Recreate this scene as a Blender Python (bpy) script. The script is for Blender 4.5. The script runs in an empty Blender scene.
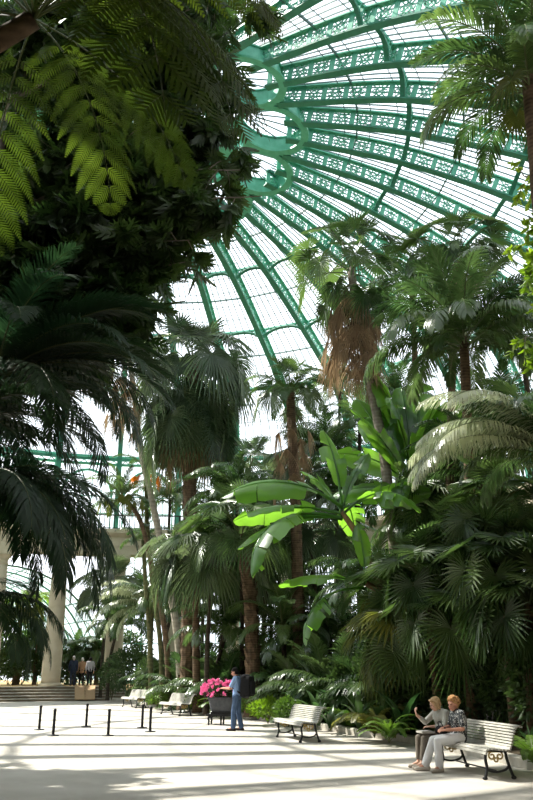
import bpy, bmesh, math, random
from math import sin, cos, pi, radians as R, sqrt, atan2, hypot
from mathutils import Vector as V, Matrix, Euler
RND = random.Random(7)
scn = bpy.context.scene
COL = scn.collection
def U(a, b): return RND.uniform(a, b)

# ------------------------------------------------------------------ camera
F = 785.0
TH = math.atan(272 / F)
CT, ST = cos(TH), sin(TH)
EYE = 1.6
cam_d = bpy.data.cameras.new('camera')
cam = bpy.data.objects.new('camera', cam_d)
COL.objects.link(cam)
cam.location = (0, 0, EYE)
cam.rotation_euler = (pi / 2 + TH, 0, 0)
cam_d.sensor_width = 36
cam_d.lens = F / 800 * 36
cam_d.clip_end = 600
scn.camera = cam

def at(px, py, Y):
    """world point on the sight line of a photograph position, Y metres ahead"""
    u = (px - 266.5) / F; v = (400 - py) / F
    y = CT - v * ST; z = ST + v * CT
    t = Y / y
    return V((u * t, Y, EYE + z * t))

# ------------------------------------------------------------------ objects
def thing(name, label, cat, loc=(0, 0, 0), rz=0.0, group=None, kind=None):
    o = bpy.data.objects.new(name, None)
    o.empty_display_size = 0.2
    COL.objects.link(o)
    o.location = loc; o.rotation_euler = (0, 0, rz)
    tag(o, label, cat, group, kind)
    return o
def tag(o, label=None, cat=None, group=None, kind=None):
    if label: o['label'] = label
    if cat: o['category'] = cat
    if group: o['group'] = group
    if kind: o['kind'] = kind
    return o
def link(name, mesh, parent=None, loc=(0, 0, 0), rot=(0, 0, 0), sc=1.0):
    o = bpy.data.objects.new(name, mesh)
    COL.objects.link(o)
    o.parent = parent
    o.location = loc; o.rotation_euler = rot
    o.scale = (sc, sc, sc) if not hasattr(sc, '__len__') else sc
    return o
def copy_tree(o, parent=None):
    c = o.copy(); COL.objects.link(c); c.parent = parent
    for ch in list(o.children): copy_tree(ch, c)
    return c

class MB:
    def __init__(self): self.v = []; self.f = []; self.m = []
    def face(self, pts, mi=0):
        n = len(self.v); self.v += [tuple(p) for p in pts]
        self.f.append(tuple(range(n, n + len(pts)))); self.m.append(mi)
    def grid(self, rows, closed=False, mi=0):
        n0 = len(self.v); w = len(rows[0])
        for r in rows: self.v += [tuple(p) for p in r]
        for i in range(len(rows) - 1):
            for j in range(w if closed else w - 1):
                a = n0 + i * w + j; b = n0 + i * w + (j + 1) % w
                self.f.append((a, b, b + w, a + w)); self.m.append(mi)
    def box(self, c, s, M=None, mi=0):
        c = V(c); n = len(self.v)
        for dx in (-.5, .5):
            for dy in (-.5, .5):
                for dz in (-.5, .5):
                    d = V((dx * s[0], dy * s[1], dz * s[2]))
                    if M is not None: d = M @ d
                    self.v.append(tuple(c + d))
        for q in ((0, 1, 3, 2), (4, 6, 7, 5), (0, 4, 5, 1), (2, 3, 7, 6), (0, 2, 6, 4), (1, 5, 7, 3)):
            self.f.append(tuple(n + k for k in q)); self.m.append(mi)
    def bar(self, a, b, w, h, up=(0, 0, 1), mi=0):
        """rectangular bar from a to b, w across, h along 'up'"""
        a = V(a); b = V(b); d = (b - a)
        if d.length < 1e-6: return
        d.normalize(); u = V(up); s = d.cross(u)
        if s.length < 1e-4: s = d.cross(V((1, 0, 0)))
        s.normalize(); u = s.cross(d)
        o = [(-w / 2, -h / 2), (w / 2, -h / 2), (w / 2, h / 2), (-w / 2, h / 2)]
        n = len(self.v)
        for p in (a, b):
            for x, y in o: self.v.append(tuple(p + s * x + u * y))
        for q in ((0, 3, 2, 1), (4, 5, 6, 7), (0, 1, 5, 4), (1, 2, 6, 5), (2, 3, 7, 6), (3, 0, 4, 7)):
            self.f.append(tuple(n + k for k in q)); self.m.append(mi)
    def poly_bar(self, pts, w, h, up=(0, 0, 1), mi=0, closed=False):
        """rectangular section swept along a polyline; up may be a list"""
        pts = [V(p) for p in pts]; N = len(pts); rows = []
        for i, p in enumerate(pts):
            if closed: d = pts[(i + 1) % N] - pts[i - 1]
            else: d = pts[min(i + 1, N - 1)] - pts[max(i - 1, 0)]
            d.normalize(); u = V(up[i]) if isinstance(up, list) else V(up)
            s = d.cross(u); s.normalize(); u = s.cross(d)
            rows.append([p + s * x + u * y for x, y in ((-w / 2, -h / 2), (w / 2, -h / 2), (w / 2, h / 2), (-w / 2, h / 2))])
        if closed: rows.append(rows[0])
        n = len(self.v)
        self.grid(rows, True, mi)
        if not closed:
            self.f.append((n, n + 3, n + 2, n + 1)); self.m.append(mi)
            e = n + 4 * (N - 1); self.f.append((e, e + 1, e + 2, e + 3)); self.m.append(mi)
    def tube(self, pts, rad, seg=8, mi=0, cap=True):
        pts = [V(p) for p in pts]; N = len(pts); rows = []
        if not hasattr(rad, '__len__'): rad = [rad] * N
        d0 = (pts[1] - pts[0]).normalized()
        s = d0.orthogonal().normalized()
        for i, p in enumerate(pts):
            d = (pts[min(i + 1, N - 1)] - pts[max(i - 1, 0)])
            if d.length < 1e-9: d = d0
            d.normalize()
            s = (s - d * s.dot(d))
            if s.length < 1e-5: s = d.orthogonal()
            s.normalize(); u = d.cross(s)
            rows.append([p + (s * cos(2 * pi * k / seg) + u * sin(2 * pi * k / seg)) * rad[i] for k in range(seg)])
        n = len(self.v)
        self.grid(rows, True, mi)
        if cap:
            self.f.append(tuple(n + k for k in reversed(range(seg)))); self.m.append(mi)
            e = n + seg * (N - 1); self.f.append(tuple(e + k for k in range(seg))); self.m.append(mi)
    def lathe(self, prof, seg=24, c=(0, 0, 0), mi=0, cap=True):
        rows = [[(c[0] + r * cos(2 * pi * k / seg), c[1] + r * sin(2 * pi * k / seg), c[2] + z) for k in range(seg)] for r, z in prof]
        n = len(self.v); self.grid(rows, True, mi)
        if cap:
            self.f.append(tuple(n + k for k in reversed(range(seg)))); self.m.append(mi)
            e = n + seg * (len(prof) - 1); self.f.append(tuple(e + k for k in range(seg))); self.m.append(mi)
    def ball(self, c, r, seg=12, rings=8, M=None, mi=0):
        c = V(c); r = (r, r, r) if not hasattr(r, '__len__') else r
        rows = []
        for i in range(rings + 1):
            a = -pi / 2 + pi * i / rings
            ca = max(cos(a), 1e-3)
            row = []
            for k in range(seg):
                p = V((r[0] * ca * cos(2 * pi * k / seg), r[1] * ca * sin(2 * pi * k / seg), r[2] * sin(a)))
                if M is not None: p = M @ p
                row.append(c + p)
            rows.append(row)
        n = len(self.v); self.grid(rows, True, mi)
        self.f.append(tuple(n + k for k in reversed(range(seg)))); self.m.append(mi)
        e = n + seg * rings; self.f.append(tuple(e + k for k in range(seg))); self.m.append(mi)
    def cap(self, a, b, ra, rb, seg=12):
        """tapered capsule"""
        a = V(a); b = V(b); d = b - a; L = d.length
        if L < 1e-5: self.ball(a, ra, seg); return
        d.normalize(); pts = []; rad = []
        for k in range(5):
            t = -pi / 2 + pi / 2 * k / 4
            pts.append(a + d * (ra * sin(t))); rad.append(max(ra * cos(t), 1e-3))
        for k in range(5):
            t = pi / 2 * k / 4
            pts.append(b + d * (rb * sin(t))); rad.append(max(rb * cos(t), 1e-3))
        self.tube(pts, rad, seg)
    def add(self, other, M=None, mi=None):
        n = len(self.v)
        self.v += other.v if M is None else [tuple(M @ V(p)) for p in other.v]
        self.f += [tuple(n + k for k in q) for q in other.f]
        self.m += other.m if mi is None else [mi] * len(other.f)
    def mesh(self, name, mats, smooth=False):
        me = bpy.data.meshes.new(name)
        me.from_pydata(self.v, [], self.f)
        for m in (mats if isinstance(mats, (list, tuple)) else [mats]): me.materials.append(m)
        if any(self.m): me.polygons.foreach_set('material_index', self.m)
        if smooth: me.polygons.foreach_set('use_smooth', [True] * len(me.polygons))
        me.update()
        return me
    def build(self, name, mats, parent=None, loc=(0, 0, 0), rot=(0, 0, 0), smooth=False, sc=1.0):
        return link(name, self.mesh(name, mats, smooth), parent, loc, rot, sc)

def spline(pts, n):
    """Catmull-Rom through points"""
    pts = [V(p) for p in pts]
    P = [pts[0] * 2 - pts[1]] + pts + [pts[-1] * 2 - pts[-2]]
    out = []; S = len(pts) - 1
    for i in range(n + 1):
        t = i / n * S; k = min(int(t), S - 1); t -= k
        a, b, c, d = P[k:k + 4]
        out.append(0.5 * ((2 * b) + (c - a) * t + (2 * a - 5 * b + 4 * c - d) * t * t + (3 * b - a - 3 * c + d) * t ** 3))
    return out

# ------------------------------------------------------------------ materials
def nt(name):
    m = bpy.data.materials.new(name); m.use_nodes = True
    n = m.node_tree.nodes; l = m.node_tree.links
    return m, n, l, n['Principled BSDF'], n['Material Output']
def ramp(n, stops):
    r = n.new('ShaderNodeValToRGB'); e = r.color_ramp.elements
    while len(e) < len(stops): e.new(0.5)
    for k, (p, c) in enumerate(stops):
        e[k].position = p; e[k].color = (*c, 1)
    return r
def mat(name, col, rough=0.6, metal=0.0, col2=None, scale=8.0, bump=0.0, bscale=None, detail=4, coords='Object', stretch=None, spec=0.4):
    m, n, l, b, o = nt(name)
    b.inputs['Roughness'].default_value = rough; b.inputs['Metallic'].default_value = metal
    b.inputs['Specular IOR Level'].default_value = spec
    b.inputs['Base Color'].default_value = (*col, 1)
    tc = n.new('ShaderNodeTexCoord'); src = tc.outputs[coords]
    if stretch:
        mp = n.new('ShaderNodeMapping'); mp.inputs['Scale'].default_value = stretch
        l.new(src, mp.inputs[0]); src = mp.outputs[0]
    if col2:
        t = n.new('ShaderNodeTexNoise'); t.inputs['Scale'].default_value = scale; t.inputs['Detail'].default_value = detail
        l.new(src, t.inputs['Vector'])
        r = ramp(n, [(0.35, col), (0.68, col2)])
        l.new(t.outputs['Fac'], r.inputs[0]); l.new(r.outputs[0], b.inputs['Base Color'])
    if bump:
        t2 = n.new('ShaderNodeTexNoise'); t2.inputs['Scale'].default_value = bscale or scale * 3; t2.inputs['Detail'].default_value = 5
        l.new(src, t2.inputs['Vector'])
        bp = n.new('ShaderNodeBump'); bp.inputs['Strength'].default_value = bump; bp.inputs['Distance'].default_value = 0.02
        l.new(t2.outputs['Fac'], bp.inputs['Height']); l.new(bp.outputs[0], b.inputs['Normal'])
    return m
def leaf(name, c1, c2, trans=0.35, rough=0.38, tcol=None, tip=None, scale=1.3, spec=0.5):
    """leaf blade: coloured front, light coming through it"""
    m, n, l, b, o = nt(name)
    b.inputs['Roughness'].default_value = rough; b.inputs['Specular IOR Level'].default_value = spec
    oi = n.new('ShaderNodeObjectInfo'); tc = n.new('ShaderNodeTexCoord')
    t = n.new('ShaderNodeTexNoise'); t.inputs['Scale'].default_value = scale; t.inputs['Detail'].default_value = 3
    l.new(tc.outputs['Object'], t.inputs['Vector'])
    ad = n.new('ShaderNodeMath'); ad.operation = 'MULTIPLY_ADD'; ad.inputs[1].default_value = 0.55; ad.inputs[2].default_value = -0.27
    l.new(oi.outputs['Random'], ad.inputs[0])
    a2 = n.new('ShaderNodeMath'); a2.operation = 'ADD'; l.new(ad.outputs[0], a2.inputs[0]); l.new(t.outputs['Fac'], a2.inputs[1])
    r = ramp(n, [(0.3, c1), (0.72, c2)])
    l.new(a2.outputs[0], r.inputs[0])
    l.new(r.outputs[0], b.inputs['Base Color'])
    tr = n.new('ShaderNodeBsdfTranslucent')
    if tcol: tr.inputs['Color'].default_value = (*tcol, 1)
    else:
        hs = n.new('ShaderNodeHueSaturation'); hs.inputs['Value'].default_value = 2.2; hs.inputs['Saturation'].default_value = 1.1
        l.new(r.outputs[0], hs.inputs['Color']); l.new(hs.outputs[0], tr.inputs['Color'])
    mx = n.new('ShaderNodeMixShader'); mx.inputs[0].default_value = trans
    l.new(b.outputs[0], mx.inputs[1]); l.new(tr.outputs[0], mx.inputs[2]); l.new(mx.outputs[0], o.inputs[0])
    return m
def bark(name, c1, c2, ring=14.0, rough=0.9):
    m, n, l, b, o = nt(name)
    b.inputs['Roughness'].default_value = rough; b.inputs['Specular IOR Level'].default_value = 0.2
    tc = n.new('ShaderNodeTexCoord')
    w = n.new('ShaderNodeTexWave'); w.bands_direction = 'Z'; w.inputs['Scale'].default_value = ring / 6; w.inputs['Distortion'].default_value = 2.5; w.inputs['Detail'].default_value = 3
    t = n.new('ShaderNodeTexNoise'); t.inputs['Scale'].default_value = 6; t.inputs['Detail'].default_value = 6
    l.new(tc.outputs['Object'], w.inputs['Vector']); l.new(tc.outputs['Object'], t.inputs['Vector'])
    mm = n.new('ShaderNodeMath'); mm.operation = 'MULTIPLY_ADD'; mm.inputs[1].default_value = 0.16
    l.new(w.outputs['Fac'], mm.inputs[0]); l.new(t.outputs['Fac'], mm.inputs[2])
    r = ramp(n, [(0.38, c1), (0.78, c2)])
    l.new(mm.outputs[0], r.inputs[0]); l.new(r.outputs[0], b.inputs['Base Color'])
    bp = n.new('ShaderNodeBump'); bp.inputs['Strength'].default_value = 0.6; bp.inputs['Distance'].default_value = 0.03
    l.new(mm.outputs[0], bp.inputs['Height']); l.new(bp.outputs[0], b.inputs['Normal'])
    return m
def glassmat(name, tint=(0.95, 0.98, 0.98), refl=0.06, haze=0.0):
    m, n, l, b, o = nt(name)
    n.remove(b)
    t = n.new('ShaderNodeBsdfTransparent'); t.inputs[0].default_value = (*tint, 1)
    g = n.new('ShaderNodeBsdfGlossy'); g.inputs['Roughness'].default_value = 0.08
    mx = n.new('ShaderNodeMixShader'); mx.inputs[0].default_value = refl
    l.new(t.outputs[0], mx.inputs[1]); l.new(g.outputs[0], mx.inputs[2])
    last = mx
    if haze:
        d = n.new('ShaderNodeBsdfTranslucent'); d.inputs[0].default_value = (0.9, 0.95, 0.95, 1)
        m2 = n.new('ShaderNodeMixShader'); m2.inputs[0].default_value = haze
        l.new(mx.outputs[0], m2.inputs[1]); l.new(d.outputs[0], m2.inputs[2]); last = m2
    l.new(last.outputs[0], o.inputs[0])
    return m

M = dict(
    paint=mat('green_iron_paint', (0.085, 0.36, 0.25), 0.45, col2=(0.13, 0.45, 0.33), scale=3),
    paint2=mat('dark_green_and_flange_shade', (0.03, 0.17, 0.115), 0.5, col2=(0.04, 0.21, 0.145), scale=3),  # darker green puts lower-flange shade into the colour; gallery ribs share it
    bars=mat('glazing_bar_paint', (0.10, 0.17, 0.17), 0.6),
    glass=glassmat('dome_glass'),
    gravel=mat('pale_gravel', (0.44, 0.405, 0.355), 0.95, col2=(0.53, 0.49, 0.435), scale=0.9, bump=0.35, bscale=55, detail=8, spec=0.15),
    soil=mat('dark_soil', (0.035, 0.027, 0.018), 1.0, col2=(0.07, 0.055, 0.035), scale=5, bump=0.8, bscale=20, spec=0.1),
    stone=mat('cream_stone', (0.47, 0.40, 0.29), 0.85, col2=(0.56, 0.49, 0.37), scale=1.6, bump=0.15, bscale=25, spec=0.2),
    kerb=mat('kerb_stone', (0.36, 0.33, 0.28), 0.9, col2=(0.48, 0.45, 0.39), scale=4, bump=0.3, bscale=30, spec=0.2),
    tread=mat('shade_dark_step_stone', (0.17, 0.135, 0.095), 0.9, col2=(0.24, 0.19, 0.135), scale=3, bump=0.2, spec=0.2),
    plat=mat('tan_platform_floor', (0.42, 0.27, 0.13), 0.9, col2=(0.50, 0.33, 0.17), scale=1.5, spec=0.15),
    slat=mat('weathered_white_slats', (0.37, 0.355, 0.31), 0.6, col2=(0.46, 0.44, 0.39), scale=6, bump=0.1, spec=0.3),
    slat_g=mat('dark_green_slats', (0.05, 0.085, 0.07), 0.45, col2=(0.10, 0.14, 0.12), scale=6),
    iron=mat('black_cast_iron', (0.016, 0.017, 0.018), 0.5, 0.3),
    gilt=mat('gilded_iron', (0.42, 0.30, 0.11), 0.45, 0.5),
    black=mat('black_plastic', (0.008, 0.008, 0.010), 0.5, spec=.2),
    lead=mat('dark_lead_trough', (0.045, 0.05, 0.06), 0.6, col2=(0.075, 0.08, 0.09), scale=10),
    wood=mat('ramp_board', (0.36, 0.24, 0.13), 0.8, col2=(0.46, 0.31, 0.18), scale=4, stretch=(1, 12, 1)),
    lawn=mat('outside_lawn', (0.10, 0.16, 0.05), 1.0, col2=(0.15, 0.22, 0.07), scale=2, spec=0.1),
)
L = dict(
    fern=leaf('tree_fern_green', (0.036, 0.058, 0.009), (0.060, 0.088, 0.014), 0.36, 0.6),
    lobed=leaf('lobed_leaf_green', (0.024, 0.048, 0.012), (0.050, 0.082, 0.022), 0.34, 0.42),
    darkpalm=leaf('dark_palm_green', (0.014, 0.036, 0.015), (0.030, 0.060, 0.022), 0.26, 0.50, spec=.3),
    palm=leaf('palm_green', (0.038, 0.074, 0.022), (0.080, 0.125, 0.036), 0.36, 0.34),
    kentia=leaf('kentia_green', (0.038, 0.074, 0.024), (0.078, 0.120, 0.040), 0.32, 0.26, spec=0.8),
    shag=leaf('shaggy_palm_green', (0.034, 0.060, 0.026), (0.085, 0.115, 0.050), 0.35, 0.34, spec=.7),
    midgreen=leaf('mid_green_leaf', (0.06, 0.11, 0.02), (0.13, 0.19, 0.035), 0.4, 0.5),
    sheen=leaf('sheen_pale_frond', (0.20, 0.23, 0.14), (0.32, 0.34, 0.22), 0.40, 0.26, spec=0.9),  # pale base colour imitates backlit sheen on the fronds
    fan=leaf('fan_palm_green', (0.032, 0.064, 0.020), (0.075, 0.118, 0.034), 0.34, 0.36),
    yellowfan=leaf('yellowing_and_sunlit_fan', (0.065, 0.085, 0.018), (0.15, 0.15, 0.035), 0.38, 0.45),
    dead=leaf('dead_frond_brown', (0.20, 0.135, 0.078), (0.36, 0.265, 0.165), 0.35, 0.8, tcol=(0.5, 0.35, 0.20)),
    banana=leaf('banana_green', (0.035, 0.085, 0.028), (0.065, 0.13, 0.04), 0.50, 0.28, tcol=(0.26, 0.56, 0.04), spec=0.8),
    clivia=leaf('strap_leaf_green', (0.05, 0.10, 0.018), (0.10, 0.17, 0.03), 0.35, 0.4),
    lime=leaf('lime_green_leaf', (0.12, 0.20, 0.025), (0.24, 0.33, 0.045), 0.45, 0.5),
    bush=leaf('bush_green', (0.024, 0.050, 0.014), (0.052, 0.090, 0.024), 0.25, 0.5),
    broad=leaf('broad_leaf_green', (0.030, 0.07, 0.022), (0.06, 0.11, 0.034), 0.3, 0.28, spec=0.7),
    pink=leaf('azalea_pink', (0.72, 0.09, 0.30), (0.85, 0.28, 0.50), 0.35, 0.6, tcol=(0.9, 0.2, 0.45), scale=6),
    orange=leaf('orange_dead_leaf', (0.45, 0.16, 0.03), (0.6, 0.26, 0.06), 0.4, 0.6),
)
B = dict(
    grey=bark('grey_palm_trunk', (0.14, 0.115, 0.085), (0.27, 0.235, 0.19), 16),
    brown=bark('brown_palm_trunk', (0.055, 0.036, 0.022), (0.15, 0.10, 0.06), 22),
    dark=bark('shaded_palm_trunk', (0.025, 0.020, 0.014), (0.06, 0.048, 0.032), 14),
    pale=bark('pale_palm_trunk', (0.24, 0.21, 0.16), (0.38, 0.34, 0.27), 10),
    green=bark('greenish_stem', (0.06, 0.07, 0.03), (0.14, 0.13, 0.06), 10),
    banana=bark('banana_stem', (0.12, 0.07, 0.035), (0.22, 0.15, 0.06), 5, 0.6),
    rachis=mat('frond_stalk', (0.09, 0.11, 0.035), 0.5),
)
# ------------------------------------------------------------------ plant generators (meshes)
UP = V((0, 0, 1))
def arc(L_, a0, bend, n=14, p=1.35):
    """curve in the XZ plane, starting at elevation a0 (deg) and bending down by 'bend' (deg)"""
    pts = [V((0, 0, 0))]; tn = []
    for i in range(n + 1):
        a = R(a0 - bend * (i / n) ** p)
        tn.append(V((cos(a), 0, sin(a))))
        if i < n: pts.append(pts[-1] + tn[-1] * (L_ / n))
    return pts, tn
def pinnate(L_=3.0, a0=60, bend=110, n=46, ll=0.6, lw=0.035, ang=58, vee=20, hang=0.35, bare=0.14, mats=None, seed=0, twist=0.0, rr=0.022, name='frond'):
    r = random.Random(seed); mb = MB()
    N = 22; pts, tn = arc(L_, a0, bend, N)
    mb.tube(pts, [rr * (1 - 0.85 * i / N) for i in range(N + 1)], 5, 1)
    for k in range(n):
        t = bare + (1 - bare) * (k + 0.5) / n
        x = t * N; i = min(int(x), N - 1); fx = x - i
        p = pts[i].lerp(pts[i + 1], fx); T = tn[i].lerp(tn[i + 1], fx).normalized()
        nrm = V((-T.z, 0, T.x))
        s0 = (t - bare) / (1 - bare)
        l_ = ll * (0.35 + 0.65 * sin(pi * min(1, 0.12 + s0 * 0.9)) ** 0.7) * r.uniform(0.88, 1.08)
        a = R(ang * (1 - 0.45 * s0)) + r.uniform(-0.07, 0.07)
        for sd in (-1, 1):
            side = V((0, sd, 0))
            tw = R(vee + r.uniform(-8, 8))
            d = T * cos(a) + (side * cos(tw) + nrm * sin(tw)) * sin(a)
            g = V((0, 0, -1)) * hang * r.uniform(0.7, 1.3)
            q0 = p; q1 = p + d * l_ * 0.35; q2 = q1 + (d + g * 0.55).normalized() * l_ * 0.35
            q3 = q2 + (d + g * 1.6).normalized() * l_ * 0.30
            w = (T - d * T.dot(d)).normalized() * lw * 0.5
            mb.grid([[q0 - w * 0.5, q0 + w * 0.5], [q1 - w, q1 + w], [q2 - w * 0.85, q2 + w * 0.85], [q3 - w * 0.08, q3 + w * 0.08]], mi=0)
    return mb.mesh(name, mats)
def fan(Rb=0.9, n=30, pet=1.2, a0=55, bend=60, spread=300, split=0.5, droop=0.35, fold=0.14, tilt=25, mats=None, seed=0, name='frond'):
    r = random.Random(seed); mb = MB()
    N = 8; pts, tn = arc(pet, a0, bend, N)
    mb.tube(pts, [0.024 - 0.012 * i / N for i in range(N + 1)], 5, 1)
    o = pts[-1]; T = tn[-1]
    ta = atan2(T.z, T.x) - R(tilt)
    A = V((cos(ta), 0, sin(ta))); S = V((0, 1, 0)); Nn = A.cross(S)
    if Nn.z < 0 and cos(ta) > 0: Nn = -Nn
    da = R(spread) / n
    for k in range(n):
        th = -R(spread) / 2 + da * (k + 0.5)
        d = A * cos(th) + S * sin(th) + Nn * (0.18 * abs(sin(th)) + r.uniform(-0.03, 0.03))
        d.normalize(); sd = (-A * sin(th) + S * cos(th))
        Rk = Rb * (0.72 + 0.28 * cos(th / 2)) * r.uniform(0.93, 1.05)
        rows = []
        for f_ in (0.03, split * 0.6, split, 0.5 + split * 0.5, 1.0):
            rad = Rk * f_
            hw = rad * da * 0.52 if f_ <= split else Rk * split * da * 0.5 * (1 - (f_ - split) / (1 - split)) ** 0.8 + 0.002
            dr = V((0, 0, -1)) * droop * Rk * max(0, f_ - 0.35) ** 1.7 * r.uniform(0.8, 1.2)
            c = o + d * rad + dr
            rise = Nn * hw * 2 * fold * 2
            rows.append([c - sd * hw + rise, c - rise * 0.3, c + sd * hw + rise])
        mb.grid(rows, mi=0)
    return mb.mesh(name, mats)
def banana_leaf(L_=2.4, w=0.36, a0=60, bend=90, tears=5, mats=None, seed=0, vee=18, pet=0.25, curl=0.25, name='leaf'):
    r = random.Random(seed); mb = MB(); N = 34
    pts, tn = arc(L_, a0, bend, N)
    mb.tube(pts, [0.035 * (1 - 0.9 * i / N) + 0.003 for i in range(N + 1)], 6, 1)
    i0 = int(N * pet)
    for sd in (-1, 1):
        cuts = sorted(r.sample(range(i0 + 3, N - 2), tears)) + [N]
        rows = []; lean = 0.0
        for i in range(i0, N + 1):
            s = (i - i0) / (N - i0)
            hw = w * (sin(pi * min(1, s * 0.94 + 0.06)) ** 0.55) * (1 if i < N else 0.05)
            T = tn[i]; nrm = V((-T.z, 0, T.x)); side = V((0, sd, 0))
            def row(dsh, extra):
                out = []
                for q in (0, 0.35, 0.7, 1.0):
                    an = R(vee) - q * (curl + extra) * 1.2
                    lat = hw * q
                    wav = 0.012 * sin(i * 1.3 + seed) * q
                    out.append(pts[i] + side * lat * cos(an) + nrm * (lat * sin(an) + wav) + T * (lat * 0.25 + dsh * q) + V((0, 0, -1)) * extra * q * q * hw)
                return out
            rows.append(row(0, lean))
            if i in cuts and len(rows) > 1:
                mb.grid(rows if sd > 0 else [list(reversed(x)) for x in rows], mi=0)
                lean = r.uniform(0.0, 0.5)
                rows = [row(r.uniform(0.01, 0.04), lean)]
    return mb.mesh(name, mats, True)
def fern_frond(L_=2.6, a0=50, bend=95, n=26, pl=0.6, mats=None, seed=0, name='frond'):
    """twice-pinnate tree fern frond"""
    r = random.Random(seed); mb = MB(); N = 20
    pts, tn = arc(L_, a0, bend, N)
    mb.tube(pts, [0.018 * (1 - 0.85 * i / N) for i in range(N + 1)], 5, 1)
    for k in range(n):
        t = 0.16 + 0.83 * (k + 0.5) / n
        x = t * N; i = min(int(x), N - 1)
        p = pts[i].lerp(pts[i + 1], x - i); T = tn[i]; nrm = V((-T.z, 0, T.x))
        s0 = (t - 0.16) / 0.84
        l_ = pl * (0.45 + 0.55 * sin(pi * min(1, 0.2 + s0 * 0.6))) * (1.0 if s0 < 0.72 else max(0.12, 1 - (s0 - 0.72) / 0.3)) * r.uniform(0.92, 1.06)
        a = R(72 - 26 * s0)
        for sd in (-1, 1):
            d = (T * cos(a) + (V((0, sd, 0)) + nrm * 0.06) * sin(a)).normalized()
            m = max(6, int(l_ / 0.046)); q = p.copy(); dd = d.copy(); step = l_ / m
            path = [q.copy()]
            for j in range(m):
                dd = (dd + V((0, 0, -1)) * 0.05).normalized()
                q = q + dd * step; path.append(q.copy())
                w = (T - dd * T.dot(dd)).normalized()
                f_ = j / m
                pl2 = 0.19 * (pl / 0.9) * (1 - f_ ** 2.0) * (0.6 + 0.4 * min(1, f_ * 5)) + 0.01
                for s2 in (-1, 1):
                    e = (w * s2 * 0.90 + dd * 0.44 + V((0, 0, -1)) * 0.22).normalized()
                    b = dd * step * 0.36
                    mb.face([q - b, q + b, q + e * pl2 * 0.6 + b * 0.8, q + e * pl2, q + e * pl2 * 0.6 - b * 0.7], 0)
            mb.tube([path[0], path[m // 2], path[-1]], [0.005, 0.004, 0.001], 3, 1, False)
    return mb.mesh(name, mats)
def straps(n=26, L_=0.6, w=0.05, mats=None, seed=0, up=(45, 85), bend=(60, 120), name='foliage'):
    r = random.Random(seed); mb = MB()
    for k in range(n):
        pts, tn = arc(L_ * r.uniform(0.7, 1.15), r.uniform(*up), r.uniform(*bend), 7)
        az = 2 * pi * (k * 0.381966 + r.uniform(-.03, .03)); Mz = Matrix.Rotation(az, 3, 'Z')
        rows = []
        for i, p in enumerate(pts):
            hw = w * 0.5 * (1 - (i / 7) ** 3) * (0.55 + 0.45 * min(1, i / 2)) + 0.001
            nrm = V((-tn[i].z, 0, tn[i].x))
            rows.append([Mz @ (p + V((0.02, -hw, 0)) + nrm * hw * 0.4), Mz @ (p + V((0.02, 0, 0))), Mz @ (p + V((0.02, hw, 0)) + nrm * hw * 0.4)])
        mb.grid(rows)
    return mb.mesh(name, mats, True)
def lobed_leaf(mb, M4, L_=0.36, r=random):
    """a deeply lobed leaf: midrib strip with pointed lobes"""
    def P(x, y, z=0): return M4 @ V((x * L_, y * L_, z * L_))
    dr = lambda x: -0.30 * x * x
    xs = [0.0, 0.2, 0.4, 0.6, 0.8, 1.0]
    w = [0.015, 0.06, 0.07, 0.06, 0.05, 0.004]
    mb.grid([[P(x, -w_, dr(x)), P(x, w_, dr(x))] for x, w_ in zip(xs, w)])
    for i, (x, ln) in enumerate(((0.22, 0.30), (0.42, 0.40), (0.62, 0.34), (0.80, 0.20))):
        for s in (-1, 1):
            b = 0.07
            mb.face([P(x - b, s * 0.05, dr(x)), P(x + b, s * 0.05, dr(x)), P(x + 0.14 + ln * 0.35, s * ln * 0.62, dr(x) - 0.03), P(x + 0.16 + ln * 0.55, s * ln, dr(x) - 0.08), P(x + ln * 0.22, s * ln * 0.66, dr(x) - 0.03)])
def rand_frame(r, pos, dirv, sc=1.0):
    d = V(dirv).normalized()
    s = d.cross(V((r.uniform(-1, 1), r.uniform(-1, 1), r.uniform(-0.3, 1.5))))
    if s.length < 1e-3: s = d.orthogonal()
    s.normalize(); n = d.cross(s)
    Mx = Matrix((d, s, n)).transposed().to_4x4() * 1.0
    Mx = Matrix.Translation(pos) @ Mx @ Matrix.Scale(sc, 4)
    return Mx
def simple_leaf(mb, M4, L_, w):
    def P(x, y, z=0): return M4 @ V((x, y, z))
    mb.grid([[P(0, -w * .12), P(0, 0), P(0, w * .12)], [P(L_ * .4, -w * .5, w * .12), P(L_ * .4, 0), P(L_ * .4, w * .5, w * .12)],
             [P(L_ * .75, -w * .34, 0), P(L_ * .75, 0, -w * .1), P(L_ * .75, w * .34, 0)], [P(L_, -.001, -w * .25), P(L_, 0, -w * .25), P(L_, .001, -w * .25)]])
def bush_mesh(rad=(0.6, 0.6, 0.5), n=700, ll=0.10, lw=0.05, mats=None, seed=0, name='foliage', shell=0.55):
    r = random.Random(seed); mb = MB()
    for k in range(n):
        while True:
            d = V((r.uniform(-1, 1), r.uniform(-1, 1), r.uniform(-0.55, 1)))
            if 0.05 < d.length < 1: break
        d.normalize(); q = r.uniform(shell, 1.0) * (0.85 + 0.15 * sin(d.x * 5 + seed) * cos(d.y * 4))
        p = V((d.x * rad[0] * q, d.y * rad[1] * q, rad[2] * (1 + d.z * q)))
        dv = d + V((r.uniform(-.7, .7), r.uniform(-.7, .7), r.uniform(-.5, .6)))
        simple_leaf(mb, rand_frame(r, p, dv), ll * r.uniform(.7, 1.2), lw * r.uniform(.8, 1.2))
    return mb.mesh(name, mats)
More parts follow.
